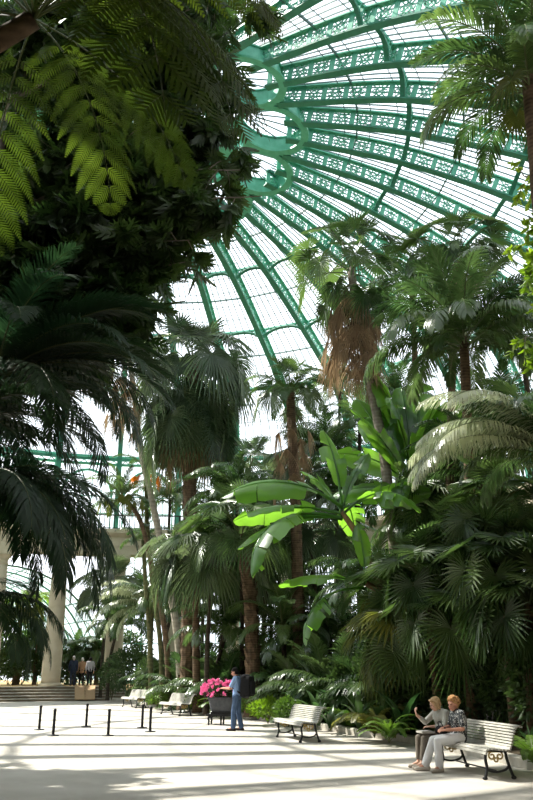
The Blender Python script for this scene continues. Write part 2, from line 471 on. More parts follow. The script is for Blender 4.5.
def trunk_mesh(path, r0, r1, m, n=24, seg=12, flare=1.35, rough=0.05, seed=0, boots=0, name='trunk'):
    r = random.Random(seed); pts = spline(path, n); mb = MB()
    k = 4 if boots else 1
    if boots: pts = spline(path, n * k)
    N = len(pts) - 1; rad = []
    for i in range(N + 1):
        t = i / N; q = r0 + (r1 - r0) * t
        q *= 1 + (flare - 1) * max(0, 1 - t * 9) ** 2
        q *= 1 + r.uniform(-rough, rough)
        rad.append(q)
    mb.tube(pts, rad, seg)
    if boots:      # old leaf bases spiralling round the trunk
        for b in range(boots):
            t = b / boots; i = min(int(t * N), N - 1)
            p = pts[i].lerp(pts[i + 1], t * N - i); a = b * 2.39996 + r.uniform(-.3, .3)
            d = V((cos(a), sin(a), 0)); q = rad[i]
            s = V((-sin(a), cos(a), 0)); w = q * 0.42; h = q * 0.75
            mb.face([p + d * q * .95 - s * w, p + d * q * .95 + s * w, p + d * q * 1.22 + s * w * .5 + UP * h, p + d * q * 1.22 - s * w * .5 + UP * h])
    return mb.mesh(name, m, not boots)

def crown(root, top, sets, r, tilt=6, name='frond', axis=None):
    """sets: (meshes, count, scale range[, drop range below the tip]) from the youngest (centre) to the oldest"""
    k = 0; base = r.uniform(0, 6.28)
    for st in sets:
        meshes, cnt, (s0, s1) = st[:3]; d0, d1 = st[3] if len(st) > 3 else (0, 0)
        for i in range(cnt):
            az = base + k * 2.39996 + r.uniform(-.2, .2)
            dz = d0 + (d1 - d0) * (i + .5) / cnt
            off = V((0, 0, -0.012 * k - dz))
            if axis: off = off + axis * dz
            link(name, meshes[k % len(meshes)], root, top + off,
                 (R(r.uniform(-tilt, tilt)), R(r.uniform(-tilt, tilt)), az), r.uniform(s0, s1))
            k += 1
def aimed(root, mesh, base, az, sc=1.0, tilt=0.0, roll=0.0, name='frond'):
    """one frond pointing towards compass angle az (deg, 0 = +X, 90 = away)"""
    o = link(name, mesh, root, base, (0, 0, 0), sc)
    o.rotation_euler = (Matrix.Rotation(R(az), 3, 'Z') @ Matrix.Rotation(R(-tilt), 3, 'Y') @ Matrix.Rotation(R(roll), 3, 'X')).to_euler()
    return o
# ------------------------------------------------------------------ the iron and glass dome
CX, CY = -6.10, 30.72
def pol(az, r, z=0.0):
    a = R(az); return V((CX + r * sin(a), CY + r * cos(a), z))
LOW = [(7.0, 25.14), (7.8, 25.0), (12.42, 23.92), (17.19, 22.08), (21.4, 20.05), (23.0, 18.4), (23.85, 16.2), (24.1, 13.2), (24.1, 9.9)]
prof = spline([(0, r, z) for r, z in LOW], 72)
prof = [V((0, p.y, p.z)) for p in prof]
DEP = 0.85
tang, norm = [], []
for i in range(len(prof)):
    t = (prof[min(i + 1, 72)] - prof[max(i - 1, 0)]).normalized(); tang.append(t); norm.append(V((0, -t.z, t.y)) if True else None)
upper = [p + n * DEP for p, n in zip(prof, norm)]
def rotz(az): return (0, 0, -R(az))
def turn(p, az):
    a = R(az); return V((p.y * sin(a) + p.x * cos(a), p.y * cos(a) - p.x * sin(a), p.z))

dome = thing('ceiling', 'green iron ribbed glass dome with a ring of oval openings at its crown', 'dome roof', (CX, CY, 0), kind='structure')
# one girder: two flanges and a pierced scrollwork web
rb = MB()
rb.poly_bar(prof, 0.34, 0.08, norm, 1)
rb.poly_bar(upper, 0.26, 0.07, norm)
arcl = [0.0]
for i in range(72): arcl.append(arcl[-1] + (prof[i + 1] - prof[i]).length)
def onrib(s, h):
    s = max(0, min(s, arcl[-1] - 1e-4)); k = 0
    while arcl[k + 1] < s: k += 1
    t = (s - arcl[k]) / (arcl[k + 1] - arcl[k])
    return prof[k].lerp(prof[k + 1], t) + norm[k].lerp(norm[k + 1], t).normalized() * h
npan = 27; pl_ = arcl[-1] / npan
for k in range(npan):
    s0, s1 = k * pl_, (k + 1) * pl_; g = 0.16
    rb.bar(onrib(s0, .42), onrib(s0 + g * 1.4, .42), 0.05, 0.80, norm[min(72, int(k / npan * 72))])
    a, b = s0 + g * 1.4, s1; m = (a + b) / 2
    rb.bar(onrib(a, .06), onrib(b, .80), .03, .05, (0, 0, 1)); rb.bar(onrib(a, .80), onrib(b, .06), .03, .05, (0, 0, 1))
    for (cs, ch, rr) in ((m, .43, .19), (a + .16, .43, .10), (b - .16, .43, .10), (m, .72, .09), (m, .14, .09)):
        rb.poly_bar([onrib(cs + rr * cos(q * pi / 4), ch + rr * sin(q * pi / 4)) for q in range(8)], .035, .04, (1, 0, 0), closed=True)
def cutlow(mb, z):
    keep = [i for i, q in enumerate(mb.f) if min(mb.v[k][2] for k in q) > z]
    o = MB(); o.v = mb.v; o.f = [mb.f[i] for i in keep]; o.m = [mb.m[i] for i in keep]; return o
rib_me = rb.mesh('rib', [M['paint'], M['paint2']]); rib_short = cutlow(rb, 13.0).mesh('rib', [M['paint'], M['paint2']])
for k in range(36): link('rib', rib_short if 13 <= k <= 20 else rib_me, dome, (0, 0, 0), rotz(10 * k - .5))
# arched ring beams between the ribs
def ringbeam(i, arch=True):
    mb = MB(); lo, up, n = prof[i], upper[i], norm[i]
    A, Bq = turn(lo, -5), turn(lo, 5); Au, Bu = turn(up, -5), turn(up, 5)
    pts = []; ns = []
    for k in range(13):
        t = k / 12; p = A.lerp(Bq, t); q = Au.lerp(Bu, t); d = (q - p).normalized()
        h = 0.86 * (1 - abs(2 * t - 1) ** 2.6) if arch else 0.0
        pts.append(p + d * h * 0.86); ns.append(d)
    mb.poly_bar(pts, .20, .09, ns, 1)
    mb.bar(Au, Bu, .16, .10, n)
    for k in (1, 2, 10, 11):
        t = k / 12; q = Au.lerp(Bu, t)
        mb.bar(pts[k], q, .05, .14)
        rr = .10; c = pts[k].lerp(q, .5)
    return mb.mesh('ring_beam', [M['paint'], M['paint2']])
def idx(r): return min(range(73), key=lambda i: abs(prof[i].y - r) + (0 if prof[i].z > 17 else 50))
def idz(z): return min(range(73), key=lambda i: abs(prof[i].z - z))
for i in (idx(12.42), idx(17.19), idx(21.6), idz(16.0)):
    me = ringbeam(i)
    for k in range(36): link('ring_beam', me, dome, (0, 0, 0), rotz(10 * k + 4.5))
# glazing: bars and one glass sheet per bay
iend = idz(15.9)
gb, gl = MB(), MB()
rows = [upper[i] for i in range(4, iend + 1)]
for j in range(1, 7):
    f = j / 7
    gb.poly_bar([turn(p, -5).lerp(turn(p, 5), f) for p in rows[::2]], .035, .06, [norm[i] for i in range(4, iend + 1)][::2])
step = 0.0
for i in range(5, iend + 1):
    step += (upper[i] - upper[i - 1]).length
    if step > 1.15:
        step = 0; gb.bar(turn(upper[i], -5), turn(upper[i], 5), .03, .03, norm[i])
thick = [i for i in range(73)]
for r_ in (10.1, 14.8, 19.4):
    i = idx(r_); gb.bar(turn(upper[i], -5), turn(upper[i], 5), .07, .10, norm[i])
gl.grid([[turn(p + V((0, 0, .05)), -5), turn(p + V((0, 0, .05)), 5)] for p in rows])
gb_me = gb.mesh('glazing_bars', M['bars']); gl_me = gl.mesh('glass', M['glass'])
for k in range(36):
    link('glazing_bars', gb_me, dome, (0, 0, 0), rotz(10 * k + 4.5)); link('glass', gl_me, dome, (0, 0, 0), rotz(10 * k + 4.5))
# crown: twelve oval openings, an inner ring and the lantern
ov, og, om = MB(), MB(), MB()
SL = -0.17
def ovp(a, k=1.0, h=0.0, rc=6.35, ra=1.55, rt=1.60):
    y = rc + ra * k * cos(a); x = rt * k * sin(a); return V((x, y, 25.25 + SL * (y - 6.35) + h))
N_ = 40
angs = [2 * pi * i / N_ for i in range(N_)]
ov.poly_bar([ovp(a, 1.0) for a in angs], .10, .34, [(ovp(a, 1.2) - ovp(a)).normalized() for a in angs], closed=True)
ov.grid([[ovp(a, .99, 0) for a in angs + [0]], [ovp(a, .96, .80) for a in angs + [0]]])
ov.poly_bar([ovp(a, .96, .8) for a in angs], .06, .14, [(ovp(a, 1.2) - ovp(a)).normalized() for a in angs], closed=True)
hub = lambda a: V((0.42 * sin(a), 5.35 + .32 * cos(a), 25.25 + SL * (5.35 - 6.35) + .78))
om.poly_bar([hub(a) for a in angs[::2]], .04, .06, (0, 0, 1), closed=True)
for a in [R(d) for d in (0, 28, 56, 84, 112, -28, -56, -84, -112)]:
    om.bar(hub(a), ovp(a, .96, .78), .045, .05)
og.face([ovp(a, .96, .82) for a in angs])
ov_me, om_me, og_me = ov.mesh('crown_oval', M['paint']), om.mesh('glazing_bars', M['bars']), og.mesh('glass', M['glass'])
sp = MB()      # plate filling the cusp between neighbouring ovals
for s0 in (-1, 1):
    pass
left = [ovp(R(d), 1.02) for d in range(30, 151, 8)]
sp.grid([[turn(ovp(R(d), 1.0, .02), 0), turn(V((-ovp(R(d), 1.0, .02).x, ovp(R(d), 1.0, .02).y, ovp(R(d), 1.0, .02).z)), 30)] for d in range(52, 151, 7)])
sp_me = sp.mesh('crown_plate', M['paint'])
for k in range(12):
    az = 30 * k + 4.5
    o = link('crown_oval', ov_me, dome, (0, 0, 0), rotz(az))
    link('glazing_bars', om_me, o); link('glass', og_me, o)
    link('crown_plate', sp_me, dome, (0, 0, 0), rotz(az))
lan = MB()
lan.lathe([(4.75, 25.35), (4.75, 25.5), (3.9, 25.62), (3.9, 25.5)], 48, cap=False)
lan.lathe([(4.3, 25.6), (4.3, 26.2), (4.2, 26.2), (4.2, 25.6)], 48, cap=False)
for k in range(24):
    a = 2 * pi * k / 24; lan.bar((4.25 * cos(a), 4.25 * sin(a), 26.2), (4.25 * cos(a), 4.25 * sin(a), 28.4), .10, .10, (cos(a), sin(a), 0))
lan.lathe([(4.4, 28.4), (4.4, 28.65), (4.1, 28.65), (4.1, 28.4)], 48, cap=False)
for k in range(24):
    a = 2 * pi * k / 24
    lan.poly_bar([(4.25 * cos(a) * cos(t), 4.25 * sin(a) * cos(t), 28.6 + 2.6 * sin(t)) for t in (0, .35, .7, 1.05, 1.5)], .07, .08)
lan.build('lantern', M['paint'], dome)
lg = MB(); lg.lathe([(4.25, 26.2), (4.25, 28.4), (4.0, 29.6), (3.0, 30.5), (1.5, 31.05), (.1, 31.2)], 24, cap=False); lg.build('lantern_glass', M['glass'], dome)

# windows of the drum below the dome, one per bay
def window_bay(low):
    fr, g = MB(), MB(); y = 24.9; hw = 2.10
    def bar(x0, z0, x1, z1, w=.05, d=.06): fr.bar((x0, y, z0), (x1, y, z1), d, w, (0, 1, 0)) if False else fr.bar((x0, y, z0), (x1, y, z1), w, d, (0, 1, 0))
    for x in (-hw, hw): bar(x, 9.9, x, 16.2, .18, .3)
    bar(-hw, 10.0, hw, 10.0, .30, .3); bar(-hw, 15.75, hw, 15.75, .16, .2); bar(-hw, 16.3, hw, 16.3, .16, .2)
    for k in range(6): bar(-hw + k * .7, 15.75, -hw + (k + 1) * .7, 16.3, .05); bar(-hw + k * .7, 16.3, -hw + (k + 1) * .7, 15.75, .05)
    fr.poly_bar([(1.75 * cos(a), y, 13.4 + 1.9 * sin(a)) for a in [pi * k / 14 for k in range(15)]], .16, .10, (0, 1, 0))
    for s in (-1, 1): bar(s * 1.75, 10, s * 1.75, 13.4, .10)
    for x in (-1.05, -.35, .35, 1.05): bar(x, 10, x, 13.4 + 1.9 * sqrt(max(0, 1 - (x / 1.75) ** 2)))
    for z in (11.1, 12.2, 13.4): bar(-1.75, z, 1.75, z, .07)
    g.face([(-hw, y + .03, 9.9), (hw, y + .03, 9.9), (hw, y + .03, 16.4), (-hw, y + .03, 16.4)])
    if low:
        for x in (-hw, hw): bar(x, .8, x, 9.9, .16, .3)
        for x in (-1.4, -.7, 0, .7, 1.4): bar(x, .8, x, 9.9, .045)
        for z in (1.0, 1.9, 3.4, 4.9, 6.4, 7.9, 9.2): bar(-hw, z, hw, z, .06 if z > 1 else .3)
        g.face([(-hw, y + .03, .8), (hw, y + .03, .8), (hw, y + .03, 9.9), (-hw, y + .03, 9.9)])
    return fr.mesh('window', M['paint']), g.mesh('glass', M['glass'])
wf, wg = window_bay(True); of, og2 = window_bay(False)
n = 0
for k in range(-10, 11):
    az = 10 * k + 4.5; n += 1
    opening = k in (-2, -3)
    w = link('window_%d' % n, of if opening else wf, None, (CX, CY, 0), rotz(az))
    w['kind'] = 'structure'; link('glass', og2 if opening else wg, w)

# ------------------------------------------------------------------ masonry: floor, beds, steps, colonnade
def struct(o): o['kind'] = 'structure'; return o
def annulus(mb, r0, r1, z, a0, a1, n=48, mi=0):
    mb.grid([[pol(a0 + (a1 - a0) * k / n, r0, z), pol(a0 + (a1 - a0) * k / n, r1, z)] for k in range(n + 1)], mi=mi)
def sweep(mb, section, a0, a1, n=60):
    """closed section of (r, z) swept round the dome axis"""
    rows = [[pol(a0 + (a1 - a0) * k / n, r, z) for r, z in section] for k in range(n + 1)]
    mb.grid(rows, True)
    mb.face(list(reversed(rows[0]))); mb.face(rows[-1])
fl = MB()
fl.grid([[V((x, y, 0)) for x in (-32, 24)] for y in (-8, 51.0)])
struct(fl.build('floor', M['gravel']))
out = MB(); out.grid([[V((x, y, -.06)) for x in (-120, 120)] for y in (-60, 160)]); struct(out.build('ground', M['lawn']))
pf = MB(); pt = MB()
for k in range(5):
    z0, z1, r0 = .16 * k, .16 * (k + 1), 18.95 + .3 * k
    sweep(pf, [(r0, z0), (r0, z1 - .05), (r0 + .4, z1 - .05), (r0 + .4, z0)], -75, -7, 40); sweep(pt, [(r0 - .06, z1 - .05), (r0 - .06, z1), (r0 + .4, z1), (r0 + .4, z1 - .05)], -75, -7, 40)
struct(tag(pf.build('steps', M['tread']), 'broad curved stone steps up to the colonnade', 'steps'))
pt.build('tread', M['kerb'], bpy.data.objects['steps'])  # lighter slabs paint the sunlit treads against shade-dark risers
pp = MB(); sweep(pp, [(20.25, .5), (20.25, .8), (60, .8), (60, .5)], -40, -7, 40); struct(pp.build('floor_platform', M['plat']))

RC = 20.7
sh, ca, ba = MB(), MB(), MB()
sh.lathe([(.56, .18), (.565, .5), (.56, 1.5), (.54, 3.5), (.50, 5.5), (.46, 7.05)], 28)
for z in (.95, 2.05, 3.15, 4.25, 5.35, 6.45):
    sh.lathe([(.553 - .012 * z, z - .012), (.558 - .012 * z, z), (.553 - .012 * z, z + .012)], 28, cap=False)
ca.lathe([(.45, 7.0), (.50, 7.04), (.50, 7.1), (.46, 7.12), (.47, 7.3), (.55, 7.42), (.66, 7.56), (.68, 7.6)], 28)
ca.box((0, 0, 7.73), (1.42, 1.42, .26))
ba.lathe([(.70, 0), (.72, .05), (.70, .12), (.62, .15), (.58, .2)], 28)
sh_me, ca_me, ba_me = sh.mesh('shaft', M['stone'], True), ca.mesh('capital', M['stone']), ba.mesh('base', M['stone'])
cl = 'cream stone column of the ring around the hall, standing behind the palms'
for k in range(-4, 12):
    az = -19.5 + 10.1 * k
    lab = {0: 'cream stone column at the left, nearest the three visitors on the steps', 1: 'cream stone column behind the light fronded palm, right of the visitors', 2: 'cream stone column behind the slender leaning trunks', 5: 'cream stone column behind the banana leaves, mid picture', -1: 'cream stone column further left beyond the hanging dark fronds'}.get(k, cl)
    z = .8 if k < 2 else .1
    c = thing('stone_column', lab, 'column', pol(az, RC, z if k < 2 else 0), rz=-R(az), group='stone columns round the hall')
    link('shaft', sh_me, c); link('capital', ca_me, c); link('base', ba_me, c)
    if k >= 2: c.scale = (1, 1, 8.66 / 7.86)
en = MB(); sweep(en, [(20.05, 8.66), (20.05, 9.2), (20.0, 9.2), (20.0, 9.75), (19.85, 9.85), (19.7, 10.0), (19.7, 10.25), (21.3, 10.25), (21.3, 8.66)], -75, 100, 110)
struct(en.build('trim_1', M['stone']))
gf = MB(); sweep(gf, [(21.25, 9.95), (21.25, 10.2), (24.8, 10.2), (24.8, 9.95)], -75, 100, 80); struct(gf.build('floor_gallery', M['stone']))
rl = thing('railing', 'dark iron railing along the top of the stone entablature', 'railing', (CX, CY, 10.25))
rp = MB()
y0 = 20.1; hw = 20.1 * math.tan(R(5.05))
rp.bar((-hw, y0, .95), (hw, y0, .95), .09, .07); rp.bar((-hw, y0, .12), (hw, y0, .12), .06, .05)
for j in range(11):
    x = -hw + hw * 2 * j / 11; rp.bar((x, y0, 0), (x, y0, .95), .05 if j else .12, .05 if j else .12, (0, 1, 0))
rp_me = rp.mesh('railing_panel', M['iron'])
for k in range(-5, 11): link('railing_panel', rp_me, rl, (0, 0, 0), rotz(10.1 * k - 13.85))

# planting beds and their kerbs
KERB = [(6.2, 4.0), (5.4, 9.0), (4.82, 13.0), (4.60, 14.6), (3.55, 19.6), (2.24, 22.9), (0.5, 28.0), (-1.5, 32.3), (-3.1, 36.0), (-5.4, 41.0), (-7.6, 46.0), (-9.2, 49.2)]
kp = spline([(x, y, 0) for x, y in KERB], 66)
def strip(mb, pts, w, h):
    rows = []
    for i, p in enumerate(pts):
        d = (pts[min(i + 1, len(pts) - 1)] - pts[max(i - 1, 0)]).normalized(); s = V((d.y, -d.x, 0))
        rows.append([p, p + V((0, 0, h - .02)), p + s * .03 + V((0, 0, h)), p + s * w + V((0, 0, h)), p + s * w])
    mb.grid(rows)
kb = MB(); strip(kb, kp, .22, .17); struct(kb.build('trim_2', M['kerb']))
so = MB(); rows = []
for p in kp:
    rows.append([p + V((.15, .05, .10)), p.lerp(V((26, 40, 0)), .12) + V((0, 0, .22)), p.lerp(V((26, 40, 0)), .4) + V((0, 0, .30)), V((26, 40, .1))])
so.grid(rows)
struct(so.build('floor_bed', M['soil']))
lp = spline([(-3.9, 2.5, 0), (-5.0, 6.0, 0), (-6.6, 10, 0), (-7.9, 15, 0), (-9.9, 22, 0), (-13.6, 33, 0), (-16.6, 43, 0)], 40)
kb2 = MB(); strip(kb2, [p for p in reversed(lp)], .22, .17); struct(kb2.build('trim_3', M['kerb']))
so2 = MB(); so2.grid([[V((-30, 20, .1)), p.lerp(V((-30, 20, 0)), .3) + V((0, 0, .25)), p + V((-.15, 0, .10))] for p in lp]); struct(so2.build('floor_bed_left', M['soil']))

# barrel-vaulted glass gallery beyond the colonnade, at the left
vg = thing('window_gallery', 'arched iron and glass gallery roof seen beyond the left column', 'gallery', (-17.6, 53.6, .8), rz=R(32), kind='structure')
va = MB()
for k in range(7):
    va.poly_bar([(7.6 * cos(a), k * 3.2, 7.6 * sin(a)) for a in [pi * j / 28 for j in range(29)]],   .10, .14, (0, 1, 0))
    if k < 6:
        va.poly_bar([(7.6 * cos(a), k * 3.2 + 1.6, 7.6 * sin(a)) for a in [pi * j / 28 for j in range(29)]], .05, .08, (0, 1, 0))
va.build('arch_ribs', M['paint2'], vg)
vb = MB()
for j in range(17):
    a = pi * j / 16; vb.bar((7.6 * cos(a), 0, 7.6 * sin(a)), (7.6 * cos(a), 19.2, 7.6 * sin(a)), .05, .08)
vb.build('glazing_bars', M['bars'], vg)
vgl = MB(); vgl.grid([[V((7.65 * cos(a), 0, 7.65 * sin(a))), V((7.65 * cos(a), 19.2, 7.65 * sin(a)))] for a in [pi * j / 28 for j in range(29)]])
vgl.build('glass', glassmat('whitened_gallery_glass', (.60, .74, .68), .05, .25), vg)

# unseen entrance walls and ceiling, added to block daylight from behind the viewer
fw = MB()
sweep(fw, [(24.2, 0), (25.4, 0), (25.4, 15.8), (24.2, 15.8)], 100.5, 146, 30)
sweep(fw, [(24.2, 0), (25.4, 0), (25.4, 15.8), (24.2, 15.8)], 190, 259.5, 30)
sweep(fw, [(24.2, 12.8), (25.4, 12.8), (25.4, 15.8), (24.2, 15.8)], 146, 190, 20)
struct(fw.build('wall_added_front', M['stone']))
M['dimwall'] = mat('grey_plaster', (0.33, 0.31, 0.27), .9, col2=(.40, .38, .33), scale=2)
hw_ = MB()
hw_.box((-10.9, -.9, 5.3), (.5, 15.0, 10.6)); hw_.box((9.4, 0.2, 5.3), (.5, 18.0, 10.6)); struct(hw_.build('wall_added_entrance', M['dimwall']))
bw_ = MB(); bw_.box((-.75, -8.4, 5.3), (20.8, .5, 10.6)); struct(bw_.build('wall_added_back', M['dimwall']))
cw_ = MB(); cw_.box((-.75, -1.4, 10.8), (21.2, 14.5, .4)); struct(cw_.build('ceiling_added_entrance', M['dimwall']))
# ------------------------------------------------------------------ species meshes
def LM(l, b=None): return [l, b or B['rachis']]
KENT = dict(
    up=[pinnate(2.6, 82, 62, 56, .62, .038, 50, 12, .45, mats=LM(L['kentia']), seed=s) for s in (1, 2)],
    mid=[pinnate(3.0, 62, 100, 62, .72, .040, 60, 0, .75, mats=LM(L['kentia']), seed=s) for s in (3, 4, 5)],
    low=[pinnate(3.0, 38, 118, 62, .72, .040, 62, -10, .9, mats=LM(L['kentia']), seed=s) for s in (6, 7)])
SHEEN = dict(
    up=[pinnate(2.6, 80, 70, 60, .62, .038, 50, 12, .45, mats=LM(L['sheen']), seed=s) for s in (1, 2)],
    mid=[pinnate(3.5, 48, 100, 64, .66, .034, 66, -16, .9, mats=LM(L['sheen']), seed=s, bare=.2) for s in (3, 4, 5)],
    low=[pinnate(3.0, 30, 105, 66, .72, .042, 64, 0, .8, mats=LM(L['sheen']), seed=s) for s in (6, 7)])
PALMF = dict(
    up=[pinnate(2.2, 80, 60, 40, .48, .036, 50, 25, .3, mats=LM(L['palm']), seed=s) for s in (11, 12)],
    mid=[pinnate(2.5, 55, 90, 44, .55, .04, 58, 20, .45, mats=LM(L['palm']), seed=s) for s in (13, 14)],
    low=[pinnate(2.4, 25, 100, 44, .55, .04, 60, 5, .6, mats=LM(L['palm']), seed=s) for s in (15, 16)])
DARK = dict(
    up=[pinnate(3.2, 75, 65, 64, .62, .034, 52, 25, .25, mats=LM(L['darkpalm']), seed=s) for s in (21, 22)],
    mid=[pinnate(3.4, 48, 85, 66, .70, .036, 58, 18, .45, mats=LM(L['darkpalm']), seed=s) for s in (23, 24, 25)],
    low=[pinnate(3.4, 28, 105, 66, .72, .036, 60, 0, .8, mats=LM(L['darkpalm']), seed=s) for s in (26, 27)])
def fanset(l, Rb=.9, pet=1.2, s=30, droop=.35, n=30):
    return dict(
        up=[fan(Rb * .9, n, pet * .85, 74, 18, 290, .5, droop * .4, .16, 15, LM(l), s + k) for k in (0, 1)],
        mid=[fan(Rb, n, pet, 44, 42, 310, .5, droop, .14, 28, LM(l), s + k) for k in (2, 3, 4)],
        low=[fan(Rb, n, pet, 12, 50, 310, .48, droop * 1.6, .14, 40, LM(l), s + k) for k in (5, 6)],
        dead=[fan(Rb * 1.1, 15, pet * .8, -35, 48, 95, .30, .75, .4, 6, LM(L['dead'], B['brown']), s + k) for k in (7, 8, 9)],
        hang=[fan(Rb * 1.05, n - 4, pet * .95, -12, 62, 260, .42, .8, .24, 18, LM(l), s + k) for k in (10, 11)])
WASH = fanset(L['fan'], .92, 1.55, 40, .45, 32)
SHAG = fanset(L['shag'], 1.15, 1.75, 60, .9, 34)
CHAM = fanset(L['fan'], .72, .85, 80, .14, 30)
YFAN = fanset(L['yellowfan'], .8, 1.0, 100, .6, 26)
GOLD = [pinnate(2.2, 45, 100, 44, .5, .045, 60, 10, .5, mats=LM(L['lime']), seed=s) for s in (121, 122)]

def palm(name, label, cat, base, path, r0, r1, tm, sets, seed, group=None, boots=0, n=22):
    base = V(base); rt = thing(name, label, cat, base, group=group)
    loc = [V((0, 0, -.12))] + [V(p) - base for p in path]
    link('trunk', trunk_mesh(loc, r0, r1, tm, n, 12, seed=seed, boots=boots), rt)
    crown(rt, loc[-1], sets, random.Random(seed))
    return rt
BZ = .22
def gnd(px, py, Y):      # bed level under a sight line
    p = at(px, py, Y); return V((p.x, Y, BZ))

# --- the tall palms
P = [at(399, 600, 25), at(391, 520, 25), at(384, 455, 25), at(370, 380, 25), at(356, 305, 25), at(351, 268, 25)]
b = gnd(402, 690, 25)
palm('fan_palm', 'tall fan palm mid picture with slim grey trunk and brown skirt of dead leaves', 'palm tree', b, P, .19, .14, B['grey'],
     [(WASH['up'], 5, (.9, 1.15)), (WASH['mid'], 8, (1.0, 1.2)), (WASH['low'], 7, (.9, 1.15)), (WASH['hang'], 9, (.8, 1.0), (0, .7)), (WASH['dead'], 58, (.75, 1.1), (.1, 1.9))], 3, n=30)
P = [at(189, 620, 36), at(190, 540, 36), at(190, 450, 36), at(193, 366, 36)]
b = gnd(188, 690, 36)
palm('fan_palm', 'massive shaggy fan palm with thick dark trunk and drooping green skirt, left of centre', 'palm tree', b, P, .36, .30, B['brown'],
     [(SHAG['up'], 7, (1.0, 1.4)), (SHAG['mid'], 13, (1.0, 1.45)), (SHAG['low'], 16, (1.1, 1.5)), (SHAG['hang'], 46, (1.0, 1.45), (0, 2.1)), (SHAG['dead'], 14, (.9, 1.2), (.8, 2.4))], 5, boots=120, n=30)
P = [at(298, 600, 30), at(296, 520, 30), at(293, 450, 30), at(290, 392, 30)]
b = gnd(300, 670, 30)
palm('feather_palm', 'ragged palm with small dry crown and brown hanging fronds, between the two big fan palms', 'palm tree', b, P, .24, .18, B['brown'],
     [(WASH['up'], 4, (.8, 1.0)), (WASH['mid'], 7, (.7, .95)), (PALMF['mid'], 7, (.7, .9)), (PALMF['low'], 6, (.7, .9)), (SHAG['low'], 4, (.7, .8)), (WASH['dead'], 18, (.6, .9), (.4, 2.6))], 7, boots=90)
P = [at(178, 640, 38), at(168, 580, 38), at(152, 500, 38), at(141, 450, 38), at(133, 385, 38), at(128, 350, 38)]
b = gnd(182, 690, 38)
palm('leaning_palm', 'slender pale palm trunk leaning left with green crown and brown skirt near dark foliage', 'palm tree', b, P, .19, .13, B['pale'],
     [(SHAG['up'], 5, (.7, .9)), (SHAG['mid'], 7, (.7, .9)), (SHAG['low'], 4, (.7, .9)), (WASH['dead'], 26, (.8, 1.1), (.2, 2.6))], 9, n=30)
P = [at(166, 640, 39), at(155, 580, 39), at(140, 520, 39), at(122, 497, 39)]
palm('slender_palm', 'small palm with yellow tipped drooping fronds in front of the stone entablature', 'palm tree', gnd(170, 690, 39), P, .15, .10, B['brown'],
     [(PALMF['up'], 4, (.7, .9)), (PALMF['mid'], 8, (.8, 1.0)), (YFAN['low'], 5, (.8, 1.0)), (PALMF['low'], 6, (.8, 1.0))], 11)
P = [at(160, 640, 40), at(152, 580, 40), at(147, 520, 40), at(146, 470, 40)]
palm('slender_palm', 'thin dark palm stem beside the leaning pale trunk, small crown with orange dead leaves', 'palm tree', gnd(163, 690, 40), P, .13, .09, B['green'],
     [(PALMF['up'], 4, (.6, .8)), (PALMF['mid'], 7, (.7, .9)), ([fan(.6, 18, .7, -10, 40, 200, .4, .8, .3, 20, LM(L['orange']), 5)], 5, (.7, 1.0))], 12)
P = [at(150, 640, 41), at(146, 590, 41), at(143, 540, 41)]
palm('slender_palm', 'third and shortest of the thin stems left of the leaning pale trunk', 'palm tree', gnd(152, 690, 41), P, .14, .10, B['green'],
     [(KENT['up'], 3, (.5, .7)), (KENT['mid'], 6, (.5, .7)), (KENT['low'], 4, (.5, .7))], 13)
P = [at(252, 630, 30), at(248, 580, 30), at(240, 535, 30)]
palm('fan_palm', 'rough barked palm right of the man with the backpack, crown below the shaggy palm', 'palm tree', gnd(253, 680, 30), P, .27, .25, B['brown'],
     [(WASH['up'], 6, (1., 1.2)), (WASH['mid'], 12, (1., 1.3)), (WASH['low'], 12, (1., 1.2)), (KENT['mid'], 5, (.7, .9))], 15, boots=110)
P = [at(196, 640, 33), at(196, 600, 33), at(197, 560, 33)]
palm('fan_palm', 'low fan palm with glossy drooping leaves before the shaggy palm trunk', 'palm tree', gnd(198, 685, 33), P, .16, .14, B['brown'],
     [(SHAG['up'], 4, (.8, 1.)), (SHAG['mid'], 9, (.9, 1.1)), (SHAG['low'], 8, (.9, 1.1))], 16)
P = [at(150, 650, 43), at(152, 606, 43)]
kb_ = palm('feather_palm', 'feather palm with pale sunlit arching fronds beside the steps', 'palm tree', gnd(148, 692, 43), P, .13, .13, B['green'],
     [(KENT['up'], 4, (.8, 1.)), (KENT['mid'], 6, (.9, 1.1)), (KENT['low'], 6, (.9, 1.1))], 17)
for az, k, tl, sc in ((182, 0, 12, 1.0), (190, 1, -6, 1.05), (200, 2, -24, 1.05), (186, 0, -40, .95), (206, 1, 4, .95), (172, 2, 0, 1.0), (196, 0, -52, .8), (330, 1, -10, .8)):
    aimed(kb_, SHEEN['mid'][k], V((at(152, 606, 43).x - kb_.location.x, 0, at(152, 606, 43).z - BZ)), az, sc, tl, 0)
